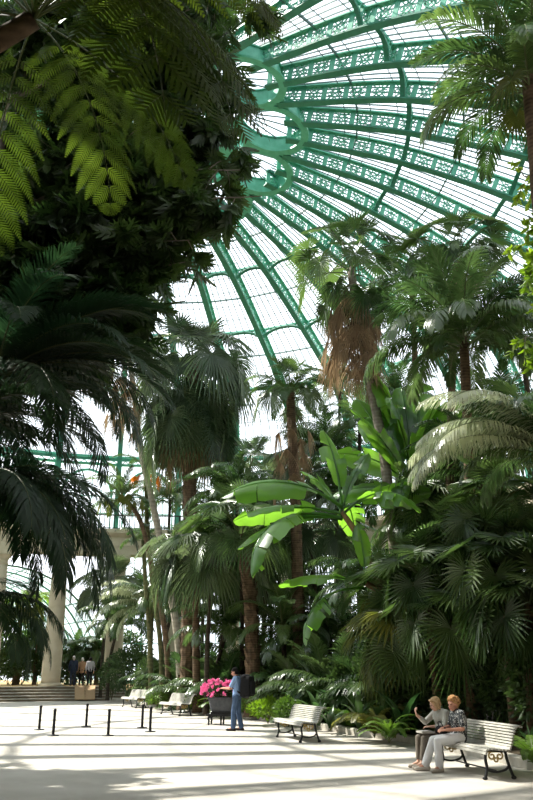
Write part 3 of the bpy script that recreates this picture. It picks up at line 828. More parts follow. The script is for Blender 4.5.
# right hand side
P = [at(470, 600, 19.5), at(470, 500, 19.5), at(467, 420, 19.5), at(464, 338, 19.5)]
palm('feather_palm', 'big feather palm with long glossy arching fronds at the right', 'palm tree', gnd(470, 690, 19.5), P, .15, .12, B['brown'],
     [(KENT['up'], 5, (.9, 1.1)), (KENT['mid'], 12, (1.0, 1.2)), (KENT['low'], 12, (1.0, 1.2)), (PALMF['low'], 5, (.8, .9))], 21)
P = [at(448, 600, 23), at(450, 480, 23), at(452, 380, 23), at(456, 255, 23)]
palm('fan_palm', 'dark fan palm whose crown stands against the dome above the big feather palm', 'palm tree', gnd(446, 690, 23), P, .15, .11, B['brown'],
     [(WASH['up'], 4, (.75, .95)), (WASH['mid'], 11, (.8, 1.0)), (WASH['low'], 6, (.8, 1.0)), (PALMF['low'], 6, (.8, 1.0)), (WASH['dead'], 5, (.6, .7))], 23, n=30)
P = [at(428, 600, 26), at(422, 480, 26), at(416, 380, 26), at(412, 295, 26)]
palm('feather_palm', 'slim feather palm with dark drooping fronds behind the brown skirted fan palm', 'palm tree', gnd(430, 690, 26), P, .13, .10, B['brown'],
     [(PALMF['up'], 3, (.6, .8)), (PALMF['mid'], 8, (.7, .9)), (PALMF['low'], 7, (.7, .9))], 24, n=30)
P = [at(566, 640, 14.5), at(566, 530, 14.5), at(562, 462, 14.5)]
rt_last = palm('feather_palm', 'feather palm at the right edge with pale sunlit fronds reaching in', 'palm tree', gnd(570, 690, 14.5), P, .16, .13, B['green'],
     [(KENT['up'], 4, (.7, .85)), (KENT['mid'], 8, (.85, 1.0)), (KENT['low'], 5, (.75, .9))], 26)
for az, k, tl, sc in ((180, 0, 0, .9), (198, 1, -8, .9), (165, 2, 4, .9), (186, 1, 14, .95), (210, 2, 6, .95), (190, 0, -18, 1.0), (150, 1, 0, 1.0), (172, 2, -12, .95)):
    aimed(rt_last, SHEEN['mid'][k], at(562, 462, 14.5) - rt_last.location, az, sc, tl, 0)
P = [at(560, 560, 12), at(552, 400, 12), at(542, 240, 12), at(528, 74, 12)]
palm('feather_palm', 'tall palm at the upper right corner with dark ragged fronds against the dome', 'palm tree', gnd(562, 690, 12), P, .16, .12, B['brown'],
     [(PALMF['up'], 7, (.9, 1.05)), (PALMF['mid'], 17, (.9, 1.1)), (PALMF['low'], 12, (.9, 1.05)), (YFAN['low'], 4, (.6, .7))], 28, n=30)
P = [at(590, 400, 14), at(562, 200, 14), at(540, 60, 14), at(529, 0, 14), at(522, -60, 14)]
palm('slender_palm', 'smooth pale palm stem at the top right corner of the view', 'palm tree', gnd(600, 690, 14), P, .14, .085, B['pale'],
     [(KENT['up'], 4, (.6, .8)), (KENT['mid'], 8, (.6, .8))], 29)

# --- banana plants
BAN = dict(long=[banana_leaf(2.5, .33, 50, 75, 3, LM(L['banana'], L['banana']), s) for s in (1, 2)],
           droop=[banana_leaf(2.4, .36, 48, 105, 6, LM(L['banana'], L['banana']), s) for s in (3, 4)],
           up=[banana_leaf(2.1, .30, 84, 30, 2, LM(L['banana'], L['banana']), s, curl=.1) for s in (5, 6)],
           flat=[banana_leaf(2.3, .32, 22, 50, 4, LM(L['banana'], L['banana']), s) for s in (7, 8)])
def to_cam(az, n): return az
def banana(label, base, path, leaves, seed):
    base = V(base); rt = thing('banana_plant', label, 'banana plant', base)
    loc = [V((0, 0, -.1))] + [V(p) - base for p in path]
    link('stem', trunk_mesh(loc, .13, .08, B['banana'], 20, 12, seed=seed, rough=.03, flare=1.1), rt)
    for kind, k, az, tilt, sc, dz, roll in leaves:
        aimed(rt, BAN[kind][k], loc[-1] + V((0, 0, dz)), az, sc, tilt, roll, 'leaf')
    return rt
P = [at(390, 640, 23), at(378, 585, 23), at(360, 540, 23), at(342, 512, 23)]
banana('big banana plant with wide pale leaves spreading left, on a reddish leaning stem', gnd(394, 690, 23), P, [
    ('long', 0, 180, -14, 1.55, .15, -35), ('flat', 0, 184, -6, 1.45, -.05, 25), ('flat', 1, 196, -20, 1.5, -.15, 20),
    ('droop', 0, 215, -36, 1.75, -.2, 20), ('up', 0, 120, 0, 1.35, .1, 0), ('up', 1, 165, -22, 1.2, .0, 30),
    ('flat', 1, -8, 8, 1.2, .1, -40), ('up', 0, 40, -14, 1.15, .0, 0), ('droop', 1, -35, -10, 1.2, -.1, 0), ('droop', 0, 75, -15, 1.2, 0, 0)], 1)
P = [at(400, 640, 22.3), at(390, 600, 22.3), at(366, 583, 22.3)]
banana('smaller banana plant below the big one with two low hanging leaves', gnd(402, 690, 22.3), P, [
    ('flat', 0, 180, -2, 1.1, -.05, 10), ('droop', 1, 196, -46, 1.15, -.15, 0), ('up', 1, 100, 0, .9, 0, 0), ('droop', 0, 40, -20, .9, 0, 0)], 2)
P = [at(420, 600, 24.6), at(416, 540, 24.6), at(413, 492, 24.6)]
banana('taller banana plant with upright glowing leaves behind the big one', gnd(418, 690, 25), P, [
    ('up', 0, 98, 4, 1.9, .1, 2), ('up', 1, 82, 0, 2.1, .05, -16), ('up', 0, 95, 0, 1.9, 0, 22), ('up', 1, 260, -4, 1.7, 0, -30), ('long', 1, 168, 14, 1.3, 0, 30), ('up', 1, 190, -18, 1.6, 0, 0), ('up', 0, 88, 2, 1.6, 0, 38), ('up', 0, 95, 0, 1.95, 0, -22), ('up', 1, 82, 0, 2.1, .1, 8), ('up', 0, 165, 4, 2.0, .1, 0), ('up', 1, 150, 2, 2.1, .1, 0),
    ('flat', 0, 160, 0, 1.2, 0, -50), ('droop', 0, -20, 0, 1.1, 0, 0), ('up', 0, -60, -10, 1.5, .0, 0), ('droop', 1, -110, -20, 1.1, -.1, 0)], 3)

# --- fan palm thicket at the right
def thicket(label, base, stems, seed, sc=(.85, 1.15)):
    base = V(base); r = random.Random(seed)
    rt = thing('dwarf_fan_palm', label, 'fan palm', base)
    for (px, py, Y) in stems:
        top = at(px, py, Y) - base
        link('trunk', trunk_mesh([V((top.x * .6, top.y * .6, -.1)), V((top.x * .85, top.y * .85, top.z * .5)), top], .11, .09, B['brown'], 12, 10, seed=seed), rt)
        crown(rt, top, [(CHAM['up'], 5, sc), (CHAM['mid'], 11, sc), (CHAM['low'], 9, sc), (CHAM['hang'], 3, sc)] + ([(YFAN['low'], 7, (.8, 1.0))] if 'yellowish' in label else []), r)
    return rt
thicket('dense dark fan palm directly above the seated couple', gnd(448, 690, 20), [(425, 575, 20), (462, 545, 20.3), (448, 615, 19.6)], 31, (.95, 1.3))
thicket('dense dark fan palm at the right edge above the bench', gnd(508, 690, 18), [(500, 560, 18), (528, 600, 17.6), (498, 505, 18.6)], 32, (.95, 1.3))
th3 = thicket('fan palm with sunlit yellowish leaf tips left of the seated couple', gnd(416, 690, 21.8), [(402, 640, 21.5), (395, 590, 22)], 33, (.9, 1.2))  # yellower leaf colour stands in for sunlit tips here
for az, tl, sc in ((205, 0, 1.15), (250, -6, 1.2), (228, 10, 1.1), (285, 0, 1.15), (190, -14, 1.1)):
    aimed(th3, YFAN['mid'][int(az) % 3], at(402, 640, 21.5) - th3.location, az, sc, tl)
thicket('fan palm behind the seated couple, deep in the shade', gnd(446, 690, 22), [(440, 640, 21.8), (478, 630, 21.8)], 34, (.95, 1.25))
thicket('shaded fan palm at the right edge behind the empty bench end', gnd(528, 690, 19.4), [(530, 640, 19.2), (508, 625, 19.5)], 35, (.95, 1.25))
thicket('fan palm behind the pale stems between the feather palm and the banana', gnd(430, 690, 24.5), [(428, 500, 24.5), (460, 470, 25)], 36, (1.1, 1.4))

# --- filling palms deep in the beds
r_ = random.Random(77)
FILL = [(236, 495, 33, 'KENT', 'glossy feather palm below the right side of the shaggy crown'), (214, 560, 31.5, 'SHAG', 'low fan palm between the flower cart and the rough palm trunk'),
        (270, 545, 33, 'PALMF', 'feather palm in front of the dry palm stem, left side'), (308, 530, 33, 'SHAG', 'dark fan palm left behind the big banana leaves'),
        (226, 632, 34, 'KENT', 'low glossy feather palm behind the flower cart'), (330, 640, 30, 'KENT', 'low feather palm under the hanging banana leaves'),
        (180, 560, 42, 'KENT', 'dark feather palm behind the leaning trunk'), (282, 625, 30, 'PALMF', 'low feather palm between the rough trunk and the dry palm trunk'),
        (118, 625, 47, 'KENT', 'feather palm at the foot of the spiky palm by the steps'), (356, 500, 32, 'KENT', 'dark feather palm between the two large banana plants'),
        (170, 500, 45, 'KENT', 'tall feather palm behind the thin dark stems'), (330, 450, 36, 'KENT', 'tall feather palm left behind the slim grey trunk'),(215, 520, 40, 'KENT', 'feather palm behind the shaggy palm trunk, right side'), (262, 505, 43, 'KENT', 'feather palm far back left of the ragged dry palm'),
        (308, 470, 38, 'SHAG', 'dark fan palm right behind the ragged dry palm stem'), (336, 545, 41, 'KENT', 'feather palm deep behind the big banana leaves'),
        (318, 600, 34, 'PALMF', 'low feather palm under the banana leaves, behind the reddish stem'), (278, 575, 37, 'SHAG', 'fan palm deep in the shade between the rough trunks'),
        (360, 420, 33, 'PALMF', 'feather palm behind the slim grey trunk'), (395, 400, 36, 'KENT', 'feather palm far behind the upright banana leaves'),
        (500, 420, 26, 'KENT', 'feather palm far right behind the long glossy fronds'), (436, 450, 30, 'KENT', 'dark feather palm between the upright banana leaves and the right edge'),
        (520, 330, 24, 'PALMF', 'feather palm at the right edge under the pale green tree'), (228, 600, 36, 'PALMF', 'feather palm behind the man with the backpack'),
        (112, 590, 49.5, 'SHAG', 'spiky dark green palm behind the light fronded palm'), (340, 390, 40, 'PALMF', 'far palm right of the ragged dry palm, low crown'),
        (375, 590, 26, 'KENT', 'shaded feather palm behind the reddish banana stem'), (480, 470, 22, 'KENT', 'feather palm behind the dense fan palms at right'),
        (420, 520, 25, 'PALMF', 'shaded feather palm behind the fan palm with sunlit tips'), (302, 640, 31, 'KENT', 'low feather palm at the foot of the ragged dry palm'),
        (172, 610, 42.5, 'KENT', 'low feather palm right behind the leaning pale trunk'), (250, 470, 46, 'SHAG', 'distant fan palm right of the shaggy palm crown')]
SETS = dict(KENT=KENT, SHAG=SHAG, PALMF=PALMF)
for i, (px, py, Y, kind, lab) in enumerate(FILL):
    S_ = SETS[kind]; top = at(px, py, Y); sc = (.75, 1.0) if kind != 'SHAG' else (.9, 1.1)
    bx = top.x + r_.uniform(-.5, .5)
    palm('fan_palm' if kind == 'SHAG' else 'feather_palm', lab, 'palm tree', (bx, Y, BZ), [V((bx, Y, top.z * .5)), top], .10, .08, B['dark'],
         [(S_['up'], 4, sc), (S_['mid'], 10, sc), (S_['low'], 9, sc)], 200 + i, group=None)

# --- tree fern at the upper left
FERN = [fern_frond(4.4, a, b, 11, 1.0, LM(L['fern']), sd) for a, b, sd in ((8, 84, 1), (-6, 74, 2), (24, 100, 3))]
tb = V((-4.2, 7.0, .2)); tf = thing('tree_fern', 'tree fern with big lacy yellow green fronds filling the upper left corner', 'tree fern', tb)
ttop = V((-2.45, 6.5, 8.1)) - tb
link('trunk', trunk_mesh([V((0, 0, -.12)), V((.05, 0, 3.0)), V((.2, -.1, 5.6)), V((.75, -.3, 7.2)), ttop], .14, .11, B['brown'], 20, 12, seed=4), tf)
rr = random.Random(5)
for az, k, tilt, sc in ((-42, 0, 0, 1.0), (-62, 1, 0, .95), (-36, 0, -4, .85), (-78, 0, -6, .95), (-52, 2, 8, .85), (-44, 1, -10, .98), (-95, 1, 4, .95),
                        (-68, 2, 14, .9), (-58, 1, -12, 1.05), (48, 1, 14, .6), (80, 0, 12, .7), (120, 1, 10, .8), (155, 2, 6, .8), (185, 0, 2, .9), (220, 2, 6, .95), (245, 1, 4, .95)):
    aimed(tf, FERN[k], ttop, az, sc, tilt, rr.uniform(-8, 8))

# --- lobed leaf tree, branch by branch
LT = V((-5.2, 11.2, .2)); lt = thing('lobed_leaf_tree', 'dark tree with deeply lobed leaves hanging across the upper left', 'tree', LT)
link('trunk', trunk_mesh([V((0, 0, -.12)), V((.1, .1, 3)), V((.3, -.1, 6.5)), V((.6, 0, 9.5)), V((.9, .2, 12))], .24, .07, B['grey'], 24, 12, seed=8), lt)
def leafy_branch(root, path, nl, ll, spread, seed, mt, bm, lobed=True, r0=.05, hang=.5, name='branch'):
    r = random.Random(seed); pts = spline(path, 14)
    tb_ = MB(); tb_.tube(pts, [r0 * (1 - .85 * i / 14) for i in range(15)], 6); fb = MB()
    nt_ = max(3, nl // 14)
    for j in range(nt_):
        t = r.uniform(.18, 1.0); x = t * 13.99; i = int(x); p = pts[i].lerp(pts[i + 1], x - i)
        d = V((r.gauss(0, 1), r.gauss(0, 1), r.gauss(0, .7) - hang * .6)).normalized()
        ln = spread * r.uniform(.35, 1.0)
        tw = [p, p + d * ln * .5 + V((0, 0, .02)), p + d * ln + V((0, 0, -.18 * ln - .08))]
        tb_.tube(tw, [.012, .008, .004], 4, 0, False)
        for m in range(14):
            f = r.uniform(.25, 1.0); q = tw[0].lerp(tw[1], f * 2) if f < .5 else tw[1].lerp(tw[2], f * 2 - 1)
            dv = d * .6 + V((r.uniform(-1, 1), r.uniform(-1, 1), r.uniform(-.9, .5) - hang))
            Mx = rand_frame(r, q, dv, 1.0)
            if lobed: lobed_leaf(fb, Mx, ll * r.uniform(.65, 1.15), r)
            else: simple_leaf(fb, Mx, ll * r.uniform(.7, 1.2), ll * .5)
    bo = tb_.build(name, bm, root); fb.build('foliage', mt, bo)
r_ = random.Random(12)
BR = [  # (px, py, Y, leaves, spread) of the branch tip
    (244, 4, 11.5, 200, .8), (228, 50, 11.0, 260, .8), (236, 96, 11.8, 230, .7), (205, 130, 11.5, 260, .8), (240, 140, 11.4, 130, .5), (240, 170, 11.2, 200, .6), (262, 196, 10.8, 80, .38), (215, 200, 11.0, 170, .6), (185, 262, 11, 90, .45), (168, 305, 11.4, 90, .5), (132, 318, 11.6, 150, .7),
    (170, 60, 12, 420, 1.2), (150, 130, 11.2, 440, 1.2), (190, 190, 11.6, 380, 1.0), (140, 215, 11.2, 430, 1.1), (190, 240, 11.0, 120, .6), (150, 292, 11.2, 150, .7), (135, 255, 12, 380, 1.0),
    (90, 60, 12.5, 420, 1.3), (60, 150, 12, 420, 1.3), (90, 240, 12, 420, 1.2), (40, 260, 11.6, 380, 1.2), (100, 300, 12, 330, 1.0), (30, 330, 12, 380, 1.2), (200, 20, 12.2, 360, 1.1), (130, 10, 12, 380, 1.2), (20, 60, 13, 400, 1.4), (80, 350, 12.6, 300, 1.0), (10, 200, 12.5, 400, 1.3)]
for i, (px, py, Y, nl, spd) in enumerate(BR):
    tip = at(px, py, Y) - LT; z0 = min(11.5, max(4.2, tip.z - 1.0 + r_.uniform(-.4, .4)))
    st = V((.25 + z0 * .05, .05, z0))
    mid = st.lerp(tip, .55) + V((0, r_.uniform(-.4, .4), .45))
    leafy_branch(lt, [st, mid, tip], int(nl * 1.9), .42, spd * 1.15, 300 + i, L['lobed'], B['grey'])

# --- dark feather palms at the left edge
def edge_palm(label, base, path, fr, seed):
    base = V(base); rt = thing('feather_palm', label, 'palm tree', base); loc = [V((0, 0, -.12))] + [V(p) - base for p in path]
    link('trunk', trunk_mesh(loc, .2, .16, B['brown'], 20, 12, seed=seed), rt)
    for kind, k, az, tilt, sc in fr: aimed(rt, DARK[kind][k], loc[-1], az, sc, tilt, random.Random(seed + k).uniform(-8, 8))
T1 = at(-6, 378, 10.4)
edge_palm('dark feather palm at the left edge, fronds spraying down to the right', (T1.x - 1.2, 10.2, .2), [V((T1.x - .7, 10.3, 3.4)), T1],
    [('mid', 0, 0, -8, .78), ('mid', 1, -30, -12, .75), ('mid', 2, 24, -4, .8), ('low', 0, -8, -12, .72), ('low', 1, 12, -8, .78), ('up', 0, 10, -14, .8), ('up', 1, -40, -10, .75), ('mid', 0, -65, -15, .75), ('mid', 1, 60, -8, .75),
     ('mid', 2, 100, -10, .75), ('mid', 0, 140, -10, .75), ('mid', 1, 180, -10, .75), ('mid', 2, 220, -10, .75), ('low', 0, -45, -20, .75), ('low', 1, -80, -20, .75), ('low', 0, 40, -20, .75), ('low', 1, 160, -10, .75), ('low', 0, 250, -10, .75),
     ('mid', 1, 8, 10, .8), ('mid', 2, -14, 4, .78), ('mid', 0, -22, -20, .8), ('mid', 1, 16, -18, .82), ('mid', 2, 2, -16, .84), ('up', 1, 0, -24, .84), ('up', 0, -14, -30, .84), ('low', 0, 20, 4, .8), ('mid', 0, 36, 8, .8), ('mid', 1, -50, 4, .75), ('low', 1, 30, -2, .78), ('low', 0, 2, -26, .66)], 41)
T2 = at(-62, 505, 8.8)
edge_palm('dark feather palm at the left edge with long fronds hanging like curtains', (T2.x - 1.0, 9.2, .2), [V((T2.x - .6, 9.3, 2.0)), T2],
    [('mid', 0, 8, -12, .62), ('low', 0, -8, -2, .66), ('low', 1, 14, 0, .66), ('mid', 1, -22, -14, .62), ('mid', 2, 35, -10, .6), ('low', 0, 35, -14, .58), ('low', 1, -35, -10, .6), ('mid', 0, 60, 0, .6), ('mid', 1, 100, 0, .6), ('mid', 2, 150, 0, .6), ('mid', 0, 200, 0, .6), ('mid', 1, 250, 0, .6), ('mid', 2, 300, 0, .6), ('low', 1, -15, -22, .58), ('low', 0, 20, -28, .5), ('low', 1, 0, -10, .72), ('low', 0, -28, -4, .7), ('low', 0, 4, 4, .78), ('low', 1, -12, -4, .78), ('low', 0, 12, -12, .76), ('low', 1, -4, -16, .76), ('low', 1, 26, -6, .74), ('low', 0, -30, -10, .76), ('low', 0, 22, 2, .7), ('low', 1, -40, 0, .7), ('low', 0, -18, -16, .66), ('low', 1, 8, -20, .64)], 42)
T4 = at(-70, 440, 9.9)
edge_palm('dark feather palm at the left edge between the spraying and the hanging ones', (T4.x - .9, 9.8, .2), [V((T4.x - .5, 9.9, 2.6)), T4],
    [('mid', 0, 6, -14, .72), ('low', 0, -8, -4, .74), ('low', 1, 14, 0, .72), ('mid', 1, -22, -12, .72), ('mid', 2, 35, -8, .7), ('low', 0, 30, -12, .7), ('low', 1, -30, -8, .7), ('mid', 0, 70, 0, .7), ('mid', 1, 130, 0, .7), ('mid', 2, 190, 0, .7), ('mid', 0, 250, 0, .7), ('mid', 1, 300, 0, .7),
     ('low', 1, 0, -24, .66), ('low', 0, 20, -28, .64), ('mid', 2, -2, 0, .76), ('mid', 0, 18, 4, .76), ('low', 1, -18, 6, .74)], 44)
T3 = at(-52, 606, 8.4)
edge_palm('low dark palm at the left edge, frond tips above the pavement', (T3.x - .5, 8.3, .2), [V((T3.x - .2, 8.3, 1.2)), T3],
    [('low', 0, 5, -2, .44), ('low', 1, -20, -4, .44), ('low', 0, 25, 0, .42), ('low', 1, 12, -14, .42), ('low', 0, -8, -22, .4), ('low', 1, -32, -12, .42), ('low', 0, 40, -10, .4), ('mid', 0, 40, -5, .32), ('mid', 1, 90, 0, .32), ('mid', 2, 150, 0, .32), ('mid', 0, 220, 0, .32), ('mid', 1, 290, 0, .32)], 43)

# --- small tree with pale green leaves at the right edge
YT = V((5.9, 13.3, .25)); yt = thing('pale_leaved_tree', 'small tree with bright yellow green leaves at the right edge', 'tree', YT)
link('trunk', trunk_mesh([V((0, 0, -.12)), V((.1, 0, 3)), V((-.05, 0, 6)), V((0, .1, 9.6))], .10, .03, B['grey'], 20, 10, seed=5), yt)
for i, (px, py, nl, spd) in enumerate(((522, 175, 180, .5), (528, 215, 160, .4), (518, 245, 180, .4), (530, 270, 160, .4), (524, 335, 220, .45), (540, 300, 80, .5), (545, 230, 100, .5), (548, 170, 90, .5), (535, 355, 60, .4))):
    tip = at(px, py, 13.2) - YT; z0 = max(3, tip.z - .6)
    leafy_branch(yt, [V((.02, 0, z0)), V((tip.x * .5, .1, z0 + .45)), tip], nl, .17, spd, 400 + i, L['lime'], B['grey'], False, .02, .2)

SHT = V((-10.9, 15.6, .2)); st_ = thing('lobed_leaf_tree', 'unseen spreading tree added in the left bed for shade, beside the one hanging across the upper left', 'tree', SHT)  # out-of-view tree, added for the shade it casts on the left floor
link('trunk', trunk_mesh([V((0, 0, -.12)), V((.1, .1, 3)), V((0, -.1, 6.0)), V((.1, 0, 10))], .22, .07, B['grey'], 24, 12, seed=18), st_)
for i in range(15):
    a = i * 2.39996; q = 1.3 + 2.2 * ((i * 7) % 15) / 15; z0 = 4.5 + 5 * i / 15
    leafy_branch(st_, [V((0, 0, z0)), V((cos(a) * q * .5, sin(a) * q * .5, z0 + .7)), V((cos(a) * q, sin(a) * q, z0 + .7))], 420, .42, 1.2, 600 + i, L['lobed'], B['grey'])
# ------------------------------------------------------------------ low planting along the kerb
CLV = [straps(30, .62, .055, L['clivia'], s) for s in (1, 2, 3)]
CLD = [straps(28, .7, .06, L['broad'], s) for s in (4, 5)]
BRD = [straps(12, 1.1, .20, L['broad'], s, (55, 88), (50, 110)) for s in (6, 7, 8)]
def along(t):      # point on the right kerb, t in 0..1 (near to far)
    x = t * 66; i = min(int(x), 65); p = kp[i].lerp(kp[i + 1], x - i); d = (kp[i + 1] - kp[i]).normalized()
    return p, V((d.y, -d.x, 0))
def kerb_t(Y):
    return min(range(660), key=lambda i: abs(along(i / 660)[0].y - Y)) / 660
ordn = ['first', 'second', 'third', 'fourth', 'fifth', 'sixth', 'seventh', 'eighth', 'ninth', 'tenth', 'eleventh', 'twelfth', 'thirteenth', 'fourteenth']
r_ = random.Random(9)
cnt = 0
for i in range(13):
    Y = 17.4 + i * .42 if i < 9 else 21.4 + (i - 9) * .6
    p, s = along(kerb_t(Y)); q = p + s * (.55 + .3 * (i % 2)) + V((0, 0, .16))
    o = link('clivia', CLV[i % 3], None, q, (0, 0, r_.uniform(0, 6)), r_.uniform(.8, 1.1))
    tag(o, '%s bright strap-leaved clump along the kerb, counting away from the seated couple' % ordn[i], 'clivia', 'strap leaved clumps on the kerb')
for i, (Y, off, sc) in enumerate(((15.2, .8, .8), (14.2, .7, .8), (12.9, .6, .85), (16.4, .9, .8))):
    p, s = along(kerb_t(Y)); q = p + s * off + V((0, 0, .16))
    o = link('clivia', CLD[i % 2], None, q, (0, 0, r_.uniform(0, 6)), sc)
    tag(o, ('dark strap-leaved clump behind the bench of the couple', 'dark strap-leaved clump behind the empty end of the right-hand bench', 'strap-leaved clump at the right edge beyond the kerb', 'dark strap-leaved clump right behind the seated women')[i], 'clivia')
for i, (px, py, Y, sc, lab) in enumerate(((318, 700, 23.6, 1.0, 'broad-leaved clump right behind the middle bench'), (338, 685, 24.5, 1.3, 'broad-leaved clump with upright paddle leaves behind the middle bench'),
        (358, 690, 22.3, 1.1, 'broad-leaved clump right of the middle bench, in shade'), (300, 690, 26.5, 1.2, 'broad-leaved clump left behind the middle bench'),
        (262, 690, 29.5, 1.1, 'bright broad-leaved clump right of the man with the backpack'), (276, 680, 31, 1.2, 'tall broad-leaved clump beside the rough palm trunk'),
        (380, 700, 21.2, .9, 'broad-leaved clump left behind the seated couple, low'), (330, 720, 22.6, .7, 'single silvery broad leaf clump near the kerb by the middle bench'),
        (400, 690, 20.2, 1.1, 'tall broad-leaved clump left behind the seated couple'), (212, 690, 33.5, .9, 'broad-leaved clump behind the flower cart'))):
    p = at(px, py, Y); p.z = BZ - .04
    o = link('broad_leaved_plant', BRD[i % 3], None, p, (0, 0, r_.uniform(0, 6)), sc); tag(o, lab, 'plant')
def bush(name, label, cat, p, rad, n, ll, lw, mt, seed, stems=5, group=None):
    rt = thing(name, label, cat, p, group=group); r = random.Random(seed)
    link('foliage', bush_mesh(rad, n, ll, lw, mt, seed), rt)
    sb = MB()
    for k in range(stems):
        a = r.uniform(0, 6.28); d = V((cos(a) * rad[0] * .5, sin(a) * rad[1] * .5, rad[2] * 1.2)); sb.tube([V((0, 0, -.1)), d * .5 + V((0, 0, .1)), d], [.02, .015, .006], 5)
    sb.build('stems', B['green'], rt)
    return rt
def bp(px, Y, z=BZ - .05): p = at(px, 690, Y); return V((p.x, Y, z))
bush('lime_shrub', 'bright lime green low shrub by the kerb left of the middle bench', 'shrub', bp(268, 26.8), (.75, 1.0, .33), 1500, .11, .05, L['lime'], 1)
bush('lime_shrub', 'bright green cushion shrub behind the middle bench, left end', 'shrub', bp(288, 25.2), (.55, .8, .38), 1000, .10, .05, L['clivia'], 2)
bush('lime_shrub', 'small round lime green shrub left of the flower cart', 'shrub', bp(200, 33.2), (.75, .6, .38), 1000, .11, .05, L['lime'], 3)
bush('lime_shrub', 'green cushion shrub in the bed right behind the man with the backpack', 'shrub', bp(250, 30.2), (.6, .8, .35), 900, .10, .05, L['clivia'], 4)
bush('lime_shrub', 'bright green small shrub between the two far benches', 'shrub', bp(158, 38.2), (.6, .6, .33), 700, .11, .05, L['clivia'], 5)
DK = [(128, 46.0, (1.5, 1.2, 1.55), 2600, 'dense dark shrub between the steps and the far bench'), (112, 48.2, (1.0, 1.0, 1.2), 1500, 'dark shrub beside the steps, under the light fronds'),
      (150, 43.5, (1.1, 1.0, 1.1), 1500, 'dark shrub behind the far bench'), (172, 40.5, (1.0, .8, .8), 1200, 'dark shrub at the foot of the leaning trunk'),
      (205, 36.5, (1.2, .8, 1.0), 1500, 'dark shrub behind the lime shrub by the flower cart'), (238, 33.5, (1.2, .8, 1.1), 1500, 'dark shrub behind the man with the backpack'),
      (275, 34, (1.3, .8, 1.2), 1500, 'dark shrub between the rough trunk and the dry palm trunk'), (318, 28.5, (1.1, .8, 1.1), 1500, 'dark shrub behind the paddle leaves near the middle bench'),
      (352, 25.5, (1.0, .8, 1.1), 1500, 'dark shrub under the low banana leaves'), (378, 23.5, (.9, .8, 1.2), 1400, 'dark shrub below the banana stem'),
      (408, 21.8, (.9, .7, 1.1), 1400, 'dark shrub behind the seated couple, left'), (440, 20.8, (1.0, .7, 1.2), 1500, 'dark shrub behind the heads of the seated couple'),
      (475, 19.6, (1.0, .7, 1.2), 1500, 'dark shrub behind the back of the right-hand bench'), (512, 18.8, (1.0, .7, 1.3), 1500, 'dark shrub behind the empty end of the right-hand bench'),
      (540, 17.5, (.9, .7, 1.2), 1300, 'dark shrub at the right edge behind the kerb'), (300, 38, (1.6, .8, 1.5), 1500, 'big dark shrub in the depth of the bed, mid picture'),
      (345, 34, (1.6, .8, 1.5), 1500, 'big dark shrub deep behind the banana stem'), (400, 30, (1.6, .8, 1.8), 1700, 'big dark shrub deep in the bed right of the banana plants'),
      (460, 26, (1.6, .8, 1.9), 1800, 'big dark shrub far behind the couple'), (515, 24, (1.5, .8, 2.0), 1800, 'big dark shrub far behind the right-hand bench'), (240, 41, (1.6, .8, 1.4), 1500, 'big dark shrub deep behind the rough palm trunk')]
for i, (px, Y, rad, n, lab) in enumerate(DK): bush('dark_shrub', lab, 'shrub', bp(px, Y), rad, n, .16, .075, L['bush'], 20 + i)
# ferns with yellow fronds arching by the couple
FRN = [pinnate(1.15, 62, 105, 34, .17, .035, 70, 5, .3, bare=.1, mats=LM(L['clivia']), seed=s, rr=.008) for s in (1, 2)]
FRY = [pinnate(1.3, 58, 110, 34, .2, .04, 70, 5, .4, bare=.1, mats=LM(L['yellowfan']), seed=s, rr=.008) for s in (3, 4)]
for i, (px, py, Y, me, sc, lab) in enumerate(((372, 680, 21.0, FRY, 1.2, 'fern with yellowish arching fronds left behind the seated couple'), (350, 700, 23.4, FRN, 1.0, 'green fern right of the middle bench'),
        (388, 720, 19.6, FRN, .8, 'low green fern at the kerb left of the seated couple'), (258, 690, 31.5, FRN, 1.2, 'fern beside the man with the backpack'), (530, 720, 14.4, FRN, .8, 'green fern at the right edge on the kerb'),
        (222, 690, 31, FRN, 1.0, 'fern right behind the flower cart'))):
    p = at(px, py, Y); p.z = BZ - .05
    rt = thing('fern', lab, 'fern', p); crown(rt, V((0, 0, .05)), [(me, 14, (.8 * sc, 1.1 * sc))], random.Random(i), 10)
# greenery on the platform, left of and behind the column
for i, (px, py, Y, S_, sc, lab) in enumerate(((22, 606, 54, 'YF', 1.5, 'yellow green feather palm on the platform left of the stone column'), (-10, 612, 54.5, 'YF', 1.3, 'yellow green feather palm at the left edge of the platform'),
        (38, 640, 55, 'K', .8, 'low feather palm behind the stone column on the platform'), (20, 655, 56, 'K', .8, 'dark feather palm low on the platform behind the hanging fronds'), (76, 655, 55.6, 'K', .9, 'feather palm beyond the three visitors'), (98, 652, 55, 'K', .9, 'feather palm right beyond the three visitors'))):
    top = at(px, py, Y); b = V((top.x, Y, .8))
    S_ = dict(up=GOLD, mid=GOLD, low=YFAN['low']) if S_ == 'YF' else KENT
    palm('feather_palm', lab, 'palm tree', b, [V((top.x, Y, top.z * .5 + .5)), top], .15, .12, B['brown'], [(S_['up'], 4, (.8 * sc, sc)), (S_['mid'], 9, (.8 * sc, sc)), (S_['low'], 8, (.8 * sc, sc))], 500 + i)
for i, (px, Y, rad, lab) in enumerate(((60, 54.6, (1.6, .9, 1.3), 'dark shrub behind the stone column on the platform'), (84, 55, (1.8, .8, 1.1), 'dark shrub in front of the three visitors'), (20, 55, (2.0, 1, 1.3), 'dark shrub on the platform at the left edge'))):
    bush('dark_shrub', lab, 'shrub', bp(px, Y, .75), rad, 1500, .2, .09, L['bush'], 60 + i)

